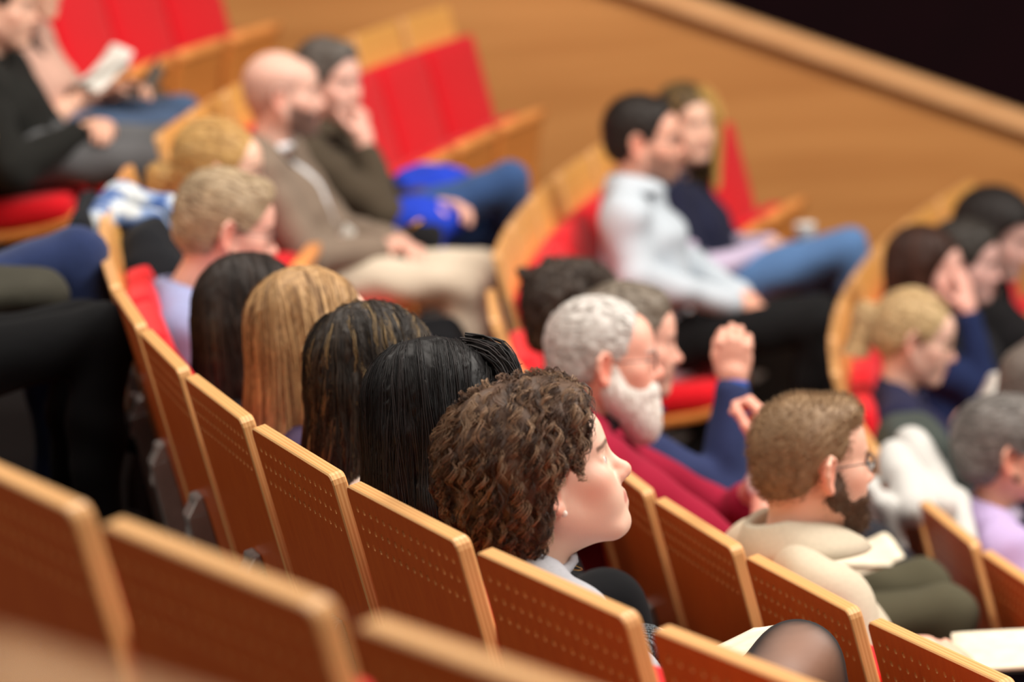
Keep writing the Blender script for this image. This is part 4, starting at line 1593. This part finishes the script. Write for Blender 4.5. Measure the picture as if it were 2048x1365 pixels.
P['bun'] = person(('C', 'n', 6), 'person with dark curly hair pinned up, behind the white-bearded man', sex='f', q=1, head=(0, 0.21, 1.08), look=(0, -10, 0), seed=16, tone=(222, 170, 142),
    hair=dict(style='up', cols=[(66, 54, 46), (88, 74, 64), (48, 38, 34)], n=1200, L=.05, segs=8, rad=.0014, curl=.006, amp=.006, freq=110, thick=.016), top=dict(c=(34, 38, 58), name='blouse'), bottom=BLACKTR)
P['white'] = person(('C', 'f', -4), 'dark-haired man with glasses leaning forward in a white shirt', q=1, head=(0, 0.35, 1.175), look=(-4, -4, 0), seed=17, tone=(222, 152, 126), brow=(40, 32, 28), stubble=.6, hs=1.04,
    hair=dict(style='short', cols=[(44, 36, 32), (62, 52, 46), (30, 24, 22)], n=800, L=.03, segs=4, rad=.0014, mode='back', thick=.013, recede=.012), glasses='metal_frame',
    top=dict(c=(188, 197, 206), name='shirt', g=.012, collar=True, fold=.006, ff=30), bottom=dict(c=(20, 20, 21)), rk=(.13, .86, .60), lk=(-.10, .84, .58), ra=(.13, .84, .10), rh=dict(p=(.08, .60, .66), e=(.25, .32, .78)), lh=dict(p=(-.02, .62, .66), e=(-.26, .36, .78)))
P['vest'] = person(('C', 'f', -2), 'woman with long dark hair and a blonde streak in a navy vest', sex='f', q=1, head=(0, 0.3, 1.09), look=(-45, -4, 0), seed=18, tone=(228, 176, 150),
    hair=dict(style='long', cols=[(52, 40, 34), (70, 54, 44), (196, 156, 84)], colp=[.5, .35, .15], n=900, L=.34, segs=12, length=.34, rad=.0016, thick=.016), top=dict(c=(34, 36, 56), name='vest', sleeve=0, g=.008, sleeves=(196, 182, 208)), bottom=dict(c=(84, 118, 164), kind='denim'),
    leg=1.15, rk=(.04, .83, .65), ra=(-.04, .90, .30), rh=dict(p=(.06, .54, .65)), lh=dict(p=(-.04, .56, .66)))
P['purple'] = person(('D', 'n', 2), 'woman with short grey hair, heart earring and lilac top', sex='f', q=2, head=(0, 0.285, 1.072), look=(-4, 0, 0), seed=19, tone=(212, 140, 112), brow=(90, 80, 76),
    hair=dict(style='grey', cols=[(124, 118, 114), (178, 174, 170), (84, 78, 74)], n=2200, L=.040, segs=5, rad=.0010, mode='back', thick=.017, amp=.003, freq=64), glasses='metal_frame',
    top=dict(c=(176, 156, 196), name='hooded_top', g=.014, band=(160, 150, 170)), bottom=BLACKTR)
P['pony'] = person(('D', 'f', 5), 'woman with a blonde ponytail and gold glasses in navy, head bowed', sex='f', q=1, head=(0, 0.25, 1.08), look=(-4, -18, 0), seed=20, tone=(222, 168, 148),
    hair=dict(style='pony', tz=.02, cols=[(206, 176, 130), (228, 204, 160), (164, 134, 96)], n=1200, L=.12, segs=6, rad=.0013, mode='back', dark=.9), glasses='thin_metal', top=dict(c=(38, 38, 62), name='sweater', g=.008), bottom=BLACKTR, rh=dict(p=(.05, .34, .79), f=(-.3, .5, .6)), lh=dict(p=(-.10, .36, .79), f=(.3, .5, .6)))
P['brown'] = person(('D', 'f', 7), 'woman with long straight brown hair holding a hand to her face', sex='f', q=1, head=(0, 0.27, 1.1), look=(-4, -12, 0), seed=21, tone=(216, 152, 138),
    hair=dict(style='long', cols=[(62, 36, 26), (78, 48, 36), (44, 26, 20)], n=900, L=.32, segs=12, length=.30, rad=.0016, thick=.015), top=dict(c=(28, 38, 72), name='sweater', g=.008), bottom=BLACKTR,
    rh=dict(p=(.07, .395, .965), e=(.12, .44, .70), f=(-.25, -.12, 1), n=(.55, .8, 0), curl=14))
P['mid'] = person(('D', 'f', 8), 'person with short dark hair between the hand-to-face woman and the black-haired woman', q=1, head=(0, 0.347, 1.035), look=(-8, -12, 0), seed=22, tone=(200, 146, 140),
    hair=dict(style='short', cols=[(54, 48, 44), (74, 68, 62)], n=600, L=.04, segs=4, rad=.0016, mode='back', thick=.015), top=dict(c=(28, 28, 32), name='sweater'), bottom=BLACKTR)
P['blackhair'] = person(('D', 'f', 9), 'woman with long black hair in a black top nearest the wood wall', sex='f', q=1, head=(0, 0.385, 1.03), look=(-8, -18, 0), seed=23, tone=(196, 142, 134),
    hair=dict(style='long', cols=[(34, 28, 26), (46, 38, 36)], n=900, L=.34, segs=12, length=.34, rad=.0016, thick=.034, front=-.01), hs=1.08, top=dict(c=(26, 24, 26), name='sweater'), bottom=BLACKTR)
P['edge'] = person(('D', 'n', 3), 'person with grey-brown hair leaning forward, cut by the right edge', q=1, head=(0, 0.49, 1.095), look=(0, -12, 0), seed=24, tone=(206, 150, 136),
    hair=dict(style='short', cols=[(112, 100, 92), (140, 128, 120)], n=600, L=.03, segs=4, rad=.0014, mode='back', thick=.013), top=dict(c=(34, 36, 50), name='sweater'), bottom=BLACKTR)
P['legs'] = person(('A', 'n', 8), 'person in black trousers at the left edge, only legs in frame', q=1, head=(0, .20, 1.18), seed=25, top=dict(c=(30, 30, 34), name='sweater'), bottom=dict(c=(8, 8, 10)),
    hair=dict(style='short', cols=[(60, 46, 38)]), rk=(.03, .885, .565), ra=(.08, .83, .10), lk=(-.16, .86, .55), la=(-.2, .80, .1), hips=(0, .34, .52))
P['jeans'] = person(('A', 'n', 9), 'person in navy jeans at the left edge, legs crossed', q=1, head=(0, .22, 1.16), seed=26, top=dict(c=(40, 40, 44), name='sweater'), bottom=dict(c=(34, 46, 82), kind='denim'),
    hair=dict(style='short', cols=[(50, 40, 34)]), rk=(.0, .865, .66), ra=(.02, .88, .30), lk=(-.12, .82, .53))
P['blackjacket'] = person(('A', 'n', 15), 'person in a black jacket and grey trousers at the left edge', q=1, head=(0, .36, .99), look=(0, -10, 0), seed=27, top=dict(c=(30, 30, 28), name='jacket', g=.016), bottom=dict(c=(92, 92, 94)),
    hair=dict(style='short', cols=[(60, 48, 40)]), rh=dict(p=(.10, .58, .60)), lh=dict(p=(.0, .60, .60)), rk=(.10, .81, .50), lk=(-.08, .83, .53))
P['cardigan'] = person(('A', 'n', 16), 'woman in a dusty pink cardigan holding white paper, top left', sex='f', q=1, head=(0, .315, 1.03), look=(0, -10, 0), seed=28, tone=(222, 164, 136), top=dict(c=(196, 156, 140), name='cardigan', g=.008, sleeve=.45), bottom=dict(c=(66, 84, 112), kind='denim'),
    hair=dict(style='long', cols=[(120, 80, 56)], length=.14, n=500, L=.15, rad=.0016), rh=dict(p=(.09, .46, .65)), lh=dict(p=(-.05, .53, .66), f=(.3, 1, .15)), rk=(.04, .72, .53), lk=(-.1, .74, .56))


# ------------------------------------------------------------------ things worn, as children of their wearers
def world_child(name, root, VF, mat):
    return mesh_np(name, VF[0], VF[1], mat, root)


def ball(c, r, n=10):
    th, ph = np.meshgrid(np.linspace(0, math.pi, n), np.linspace(0, 2 * math.pi, 2 * n + 1)[:-1], indexing='ij')
    V = np.stack([np.sin(th) * np.cos(ph), np.sin(th) * np.sin(ph), np.cos(th)], -1).reshape(-1, 3) * np.asarray(r) + np.asarray(c)
    F = [(i * 2 * n + j, (i + 1) * 2 * n + j, (i + 1) * 2 * n + (j + 1) % (2 * n), i * 2 * n + (j + 1) % (2 * n)) for i in range(n - 1) for j in range(2 * n)]
    return V, np.array(F)


def on_head(k, p):
    i = P[k][1]
    return i['hp'] + i['HR'] @ (np.asarray(p, float) * i['hs'])


world_child('earring', P['curly'][0], ball(on_head('curly', (.0805, -.004, -.043)), .0052), M['pearl'])
# fine chain round the neck
c = P['curly'][1]['nb'] + np.array([0, .014, .006])
t = np.linspace(0, 2 * math.pi, 33)[:-1]
ch = np.stack([c[0] + .062 * np.cos(t), c[1] + .072 * np.sin(t), c[2] - .026 * np.sin(t)], 1)
world_child('necklace', P['curly'][0], tubeVF(ch, .0011, 5, True), M['gold'])
# heart earring
hc = on_head('purple', (.094, .004, -.050))
hv = np.array([(0, -.011), (-.010, .001), (-.009, .008), (-.005, .010), (0, .006), (.005, .010), (.009, .008), (.010, .001)])
Vh = np.concatenate([np.stack([np.full(8, hc[0] + dx), hc[1] + hv[:, 0], hc[2] + hv[:, 1]], 1) for dx in (-.0015, .0015)])
bm = bmesh.new()
vs = [bm.verts.new(p) for p in Vh]
bm.faces.new(vs[:8][::-1])
bm.faces.new(vs[8:])
for k in range(8):
    bm.faces.new((vs[k], vs[(k + 1) % 8], vs[8 + (k + 1) % 8], vs[8 + k]))
bm_obj('heart_earring', bm, M['silver'], P['purple'][0])
# wristband on the white-bearded man, wristwatch on the navy-vest woman
i = P['wbeard'][1]
w = i['W'][1] * .8 + i['E'][1] * .2
dv = (i['W'][1] - i['E'][1]) / np.linalg.norm(i['W'][1] - i['E'][1])
world_child('wristband', P['wbeard'][0], vol_from([(RC(w - dv * .008, w + dv * .008, .034, .033), .004)], .004, .004, .02).mesh(), cm((232, 230, 226)))
# lanyard and badge on the bald man
i = P['bald'][1]
nb, chs = i['nb'], i['chest']
pts = np.array([nb + np.array([.075, .02, .01]), nb + np.array([.078, .075, -.05]), chs + np.array([.060, .128, -.02]), np.array([.045, .365, .70]), np.array([.035, .395, .63])])
tt = np.linspace(0, 4, 24)
pl = np.stack([np.interp(tt, range(5), pts[:, a]) for a in range(3)], 1)
world_child('lanyard', P['bald'][0], tubeVF(pl, .006, 6), cm((58, 56, 60)))
Vb, Fb = rbox((.085, .006, .115), .003, 3)
world_child('badge', P['bald'][0], (xf(Vb, rot('x', -.35) @ rot('z', .5), (.05, .412, .595)), Fb), M['paper'])
# forelock of the black-haired woman, blonde front lock of the woman in the vest
def lock(k, pts, r, cols, n, parent_name):
    i = P[k][1]
    hobj = [c for c in P[k][0].children if c.name.split('.')[0] == 'hair'][0]
    pts = np.array(pts, float)
    m = 12
    tt = np.linspace(0, len(pts) - 1, m)
    base = np.stack([np.interp(tt, range(len(pts)), pts[:, a]) for a in range(3)], 1)
    for _ in range(2):
        base[1:-1] = .25 * base[:-2] + .5 * base[1:-1] + .25 * base[2:]
    parts, C = [], []
    for q in range(n):
        o = rng.normal(0, r, 3)
        pr = base + o * np.interp(np.linspace(0, 1, m), [0, .3, 1], [.8, 1, .45])[:, None] + rng.normal(0, .0006, (m, 3))
        vf = tubeVF(xf(pr * i['hs'], i['HR'], i['hp']), np.linspace(.0016, .0008, m) if n > 60 else .004, 4)
        parts.append(vf)
        C.append(np.tile(lin(np.array(cols[q % len(cols)], float)) * rng.uniform(.8, 1.2), (len(vf[0]), 1)))
    V, F = joinVF(parts)
    o = mesh_np(parent_name, V, F, M['hair'], hobj, np.concatenate(C))
    o['kind'] = 'stuff'


lock('black', [(-.02, .03, .128), (.012, .070, .130), (.040, .098, .105), (.058, .104, .070), (.066, .088, .030)], .008, [(34, 28, 28), (50, 42, 42), (22, 18, 20)], 160, 'hair_lock')
lock('vest', [(-.03, .055, .115), (-.068, .072, .06), (-.082, .066, -.02), (-.080, .060, -.12), (-.072, .062, -.22)], .012, [(214, 176, 98), (232, 196, 120)], 90, 'hair_lock')


# ------------------------------------------------------------------ things the audience brought
def pattern_mat():
    m, nt, b = new_mat('blue_white_print')
    tc = nt.nodes.new('ShaderNodeTexCoord')
    nz = nt.nodes.new('ShaderNodeTexNoise')
    nz.inputs['Scale'].default_value = 11.0
    nz.inputs['Detail'].default_value = 1.5
    nz.inputs['Distortion'].default_value = 1.2
    cr = nt.nodes.new('ShaderNodeValToRGB')
    cr.color_ramp.interpolation = 'LINEAR'
    el = cr.color_ramp.elements
    el[0].position, el[0].color = 0.0, rgba((30, 44, 74))
    el[1].position, el[1].color = 0.44, rgba((50, 80, 138))
    e = el.new(0.50)
    e.color = rgba((112, 134, 172))
    e = el.new(0.60)
    e.color = rgba((196, 200, 202))
    nt.links.new(tc.outputs['Object'], nz.inputs['Vector'])
    nt.links.new(nz.outputs['Fac'], cr.inputs['Fac'])
    nt.links.new(cr.outputs['Color'], b.inputs['Base Color'])
    b.inputs['Roughness'].default_value = 0.9
    return m


M['print'] = pattern_mat()


def soft(name, prims, vox, mat, parent, fold=.004, ff=38, seed=1, k=.03):
    v = vol_from(prims, vox, k, .05)
    if fold:
        v.disp(fold_noise(fold, ff, seed))
    return mesh_np(name, *v.mesh(), mat, parent)


t = at_seat('draped_jacket', ('B', 'n', 9), 'blue and white patterned black jacket draped over a seat back at the left', 'jacket')
Rr = rot('x', RECLINE)
soft('jacket_body', [(Box((.06, -.006, .86), (.27, .022, .20), .018, Rr), .02), (RC((-.18, .110, .96), (.14, .100, .94), .060), .03), (RC((-.20, .120, .90), (.20, .115, .88), .080), .03),
                     (RC((-.20, .165, .84), (.16, .165, .82), .075), .03)], .009, cm((24, 25, 29)), t, .006)
soft('patterned_lining', [(RC((.26, -.020, .93), (.16, -.008, 1.015), .034), .02), (RC((.16, -.008, 1.015), (-.14, .030, 1.040), .036), .02), (RC((.02, .035, 1.02), (-.02, .115, .975), .034), .02), (RC((-.02, .115, .975), (-.05, .190, .90), .036), .02), (RC((-.14, .06, 1.03), (-.14, .16, .985), .042), .03), (RC((-.14, .16, .985), (-.08, .21, .895), .036), .03)], .008, M['print'], t, .005)

t = at_seat('draped_coat', ('D', 'n', 2), 'white coat bundled over the seat back beside the lilac top', 'coat')
white = cm((192, 190, 186))
soft('coat_body', [(Box((.06, -.020, .82), (.20, .022, .23), .018, Rr), .02), (RC((.24, .0, 1.01), (-.02, .015, 1.075), .044), .015), (RC((-.02, .015, 1.075), (.20, .075, .985), .044), .012)], .008, white, t, .006, 30)
soft('sleeve', [(RC((-.12, .075, 1.095), (.10, .115, .98), .042), .02), (RC((.10, .115, .98), (.30, .115, .90), .042, .034), .02)], .008, white, t, .005, 34)
soft('hanging_sleeve', [(RC((.05, -.045, .84), (.13, -.045, .745), .032), .02), (RC((.13, -.045, .745), (.20, -.03, .775), .026, .022), .02)], .007, white, t, .004, 34)

t = at_seat('backpack', ('D', 'n', 3), 'dark grey-green backpack behind the white coat', 'backpack')
gg = cm((62, 68, 64))
soft('backpack_body', [(Box((.0, .14, .90), (.18, .085, .16), .06), .02)], .010, gg, t, .004)
soft('front_pocket', [(Box((-.02, .245, .85), (.12, .035, .09), .03), .02)], .010, gg, t, .003)
soft('strap', [(RC((.17, .07, 1.04), (.21, .10, .88), .016), .02), (RC((.21, .10, .88), (.19, .12, .74), .016), .02)], .007, cm((44, 48, 46)), t, 0)


def book(seat_id, name, label, pos, yaw, w, h, mat_cover, tilt=0.10):
    t = at_seat(name, seat_id, label, 'notebook')
    R0 = rot('z', yaw)
    for s, nm in ((-1, 'left_pages'), (1, 'right_pages')):
        V, F = rbox((w, h, .010), .004, 5)
        V[:, 2] += .012 * np.exp(-((V[:, 0] * s + w / 2) / .03) ** 2)
        mesh_np('pages', xf(xf(V, rot('y', -s * tilt), (s * w * .5, 0, .008 + tilt * w * .5)), R0, pos), F, M['cream'], t)
    V, F = rbox((w * 2.04, h * 1.03, .004), .002, 4)
    V[:, 2] += np.abs(V[:, 0]) * tilt
    mesh_np('cover', xf(V, R0, pos), F, mat_cover, t)
    V, F = tubeVF(np.array([(0, -h / 2, .016), (0, 0, .020), (0, h / 2, .016), (.004, h / 2 + .03, .004)]), .0012, 5)
    mesh_np('ribbon', xf(V, R0, pos), F, cm((90, 40, 40)), t)
    return t


book(('C', 'n', 2), 'notebook', 'open cream notebook in the bottom right corner', (.02, .60, .695), -.35, .14, .20, cm((40, 36, 34)))


def sheet(seat_id, name, label, pos, R, w, h, mat, curl=.02, folds=1):
    t = at_seat(name, seat_id, label, 'paper')
    for f in range(folds):
        n = 10
        u, v = np.meshgrid(np.linspace(-.5, .5, n), np.linspace(-.5, .5, n), indexing='ij')
        z = curl * np.sin(u * 3.0 + .6 + f * 1.5) + curl * .6 * (v + .2) ** 2 * (1 + f)
        top = np.stack([u * w, v * h, z + .003], -1).reshape(-1, 3)
        bot = np.stack([u * w, v * h, z], -1).reshape(-1, 3)
        F = []
        for i in range(n - 1):
            for j in range(n - 1):
                a = i * n + j
                F.append((a, a + n, a + n + 1, a + 1))
                b = a + n * n
                F.append((b, b + 1, b + n + 1, b + n))
        rim = [i * n for i in range(n)] + [(n - 1) * n + j for j in range(1, n)] + [i * n + n - 1 for i in range(n - 2, -1, -1)] + [j for j in range(n - 2, 0, -1)]
        for a, b in zip(rim, rim[1:] + rim[:1]):
            F.append((b, a, a + n * n, b + n * n))
        V = np.concatenate([top, bot])
        V = xf(V, np.asarray(R) @ rot('z', .4 * f) @ rot('x', .25 * f), np.array(pos) + np.array([.01 * f, .01 * f, .012 * f]))
        mesh_np('page', V, np.array(F), mat, t)
    return t


sheet(('A', 'n', 16), 'paper_sheets', 'white papers held by the pink cardigan woman, top left', (.02, .53, .705), rot('z', .3) @ rot('x', .35), .14, .18, M['paper'], .03, 2)
sheet(('C', 'n', 4), 'booklet', 'pale booklet on the white-bearded man\'s olive trousers', (.02, .62, .655), rot('z', -.3) @ rot('x', -.12), .13, .17, M['cream'], .02, 2)
sheet(('B', 'n', 2), 'programme', 'cream programme on the lap beside the tights-clad knee', (-.14, .56, .70), rot('z', .2) @ rot('x', .15), .16, .22, M['cream'], .015, 1)
sheet(('D', 'f', 5), 'white_sheet', 'white sheet held up by the woman with the blonde ponytail', (-.02, .43, .885), rot('z', .5) @ rot('x', .9), .10, .16, M['paper'], .015, 1)


def phone(seat_id, label, pos, R):
    t = at_seat('phone', seat_id, label, 'phone')
    V, F = rbox((.074, .150, .009), .004, 4)
    mesh_np('phone_body', xf(V, R, pos), F, M['black_plastic'], t)
    V, F = rbox((.068, .142, .0012), .0006, 2)
    mesh_np('screen', xf(V + np.array([0, 0, .0048]), R, pos), F, plain_mat('phone_glass', (30, 34, 42), 0.08), t)
    return t


phone(('A', 'n', 16), 'black phone held up beside the white papers, top left', (-.01, .66, .70), rot('z', .2) @ rot('x', .9))
phone(('C', 'f', -2), 'phone in the hands of the navy-vest woman', (.03, .60, .665), rot('x', .3))

t = at_seat('glint_cup', ('C', 'f', -2), 'small white cup beside the navy-vest woman\'s phone', 'cup')  # added white shape in place of a bright glint at her hands
prof = [(.0, .0), (.027, .0), (.036, .085), (.038, .088), (.036, .090), (.034, .086), (.026, .006), (0, .006)]
n = 20
V, F = [], []
for r_, z_ in prof:
    for j in range(n):
        V.append((.0 + r_ * math.cos(j * 2 * math.pi / n), .68 + r_ * math.sin(j * 2 * math.pi / n), .645 + z_))
for i in range(len(prof) - 1):
    for j in range(n):
        F.append((i * n + j, i * n + (j + 1) % n, (i + 1) * n + (j + 1) % n, (i + 1) * n + j))
mesh_np('cup', V, np.array(F), M['paper'], t)  # body of the glint stand-in
V, F = ball((0, .68, .734), (.037, .037, .006), 8)
mesh_np('glint_lid', V, F, M['pearl'], t)

t = at_seat('blue_garment', ('B', 'f', -4), 'bright blue garment bundled on the lap of the brown-jacket man', 'garment')
blue = cm((38, 66, 190))
soft('cloth_folds', [(Ell((-.10, .57, .665), (.14, .13, .075)), .03), (Ell((.10, .56, .59), (.12, .15, .075)), .03), (RC((.12, .56, .60), (.19, .62, .50), .05, .035), .03)], .009, blue, t, .008, 34)
soft('collar', [(RC((-.14, .50, .70), (-.02, .55, .70), .024), .02)], .008, blue, t, .003)

t = at_seat('handbag', ('B', 'f', -5), 'black handbag with a gold ring on the bald man\'s far knee', 'handbag')
soft('bag_body', [(Box((-.17, .60, .565), (.08, .07, .045), .03), .02)], .008, cm((26, 26, 28)), t, .003)
R_ = rot('x', .5)
Vr, Fr = tubeVF(np.stack([.026 * np.cos(np.linspace(0, 2 * math.pi, 25)[:-1]), .026 * np.sin(np.linspace(0, 2 * math.pi, 25)[:-1]), np.zeros(24)], 1), .006, 6, True)
mesh_np('gold_ring', xf(Vr, R_, (-.13, .60, .622)), Fr, M['gold'], t)

t = at_seat('folded_coat', ('A', 'n', 9), 'dark olive coat folded on the lap of the navy-jeans person', 'coat')
soft('coat_folds', [(Ell((.12, .62, .61), (.10, .20, .055)), .03), (Ell((.10, .72, .60), (.09, .12, .06)), .03)], .010, cm((58, 56, 48)), t, .007, 34)

t = at_seat('cable_box', ('B', 'n', 7), 'small pale box fixed behind a seat, beside the black trousers', 'box')
V, F = rbox((.055, .030, .062), .008, 5)
mesh_np('box_body', xf(V, None, (.0, .012, .765)), F, cm((206, 212, 196)), t)
V, F = rbox((.030, .026, .030), .006, 4)
mesh_np('clamp', xf(V, None, (-.0, .034, .755)), F, M['alu'], t)

# black scarf hanging down the front of the pink cardigan
i = P['cardigan'][1]
soft('scarf', [(RC(i['nb'] + np.array([.055, .03, .02]), i['chest'] + np.array([.075, .115, -.02]), .020), .02), (RC(i['chest'] + np.array([.075, .115, -.02]), np.array([.07, .42, .66]), .022, .026), .02)], .009, cm((22, 20, 22)), P['cardigan'][0], .003)

t = at_seat('shoulder_bag', ('A', 'n', 17), 'small grey-brown bag beside the pink cardigan woman\'s knees', 'bag')
soft('bag_body', [(Box((.02, .50, .55), (.10, .08, .055), .04), .02)], .009, cm((82, 68, 56)), t, .005)
soft('bag_handle', [(RC((-.06, .50, .58), (-.03, .54, .66), .022), .02), (RC((-.03, .54, .66), (.06, .52, .60), .018), .02)], .008, cm((96, 88, 80)), t, 0)
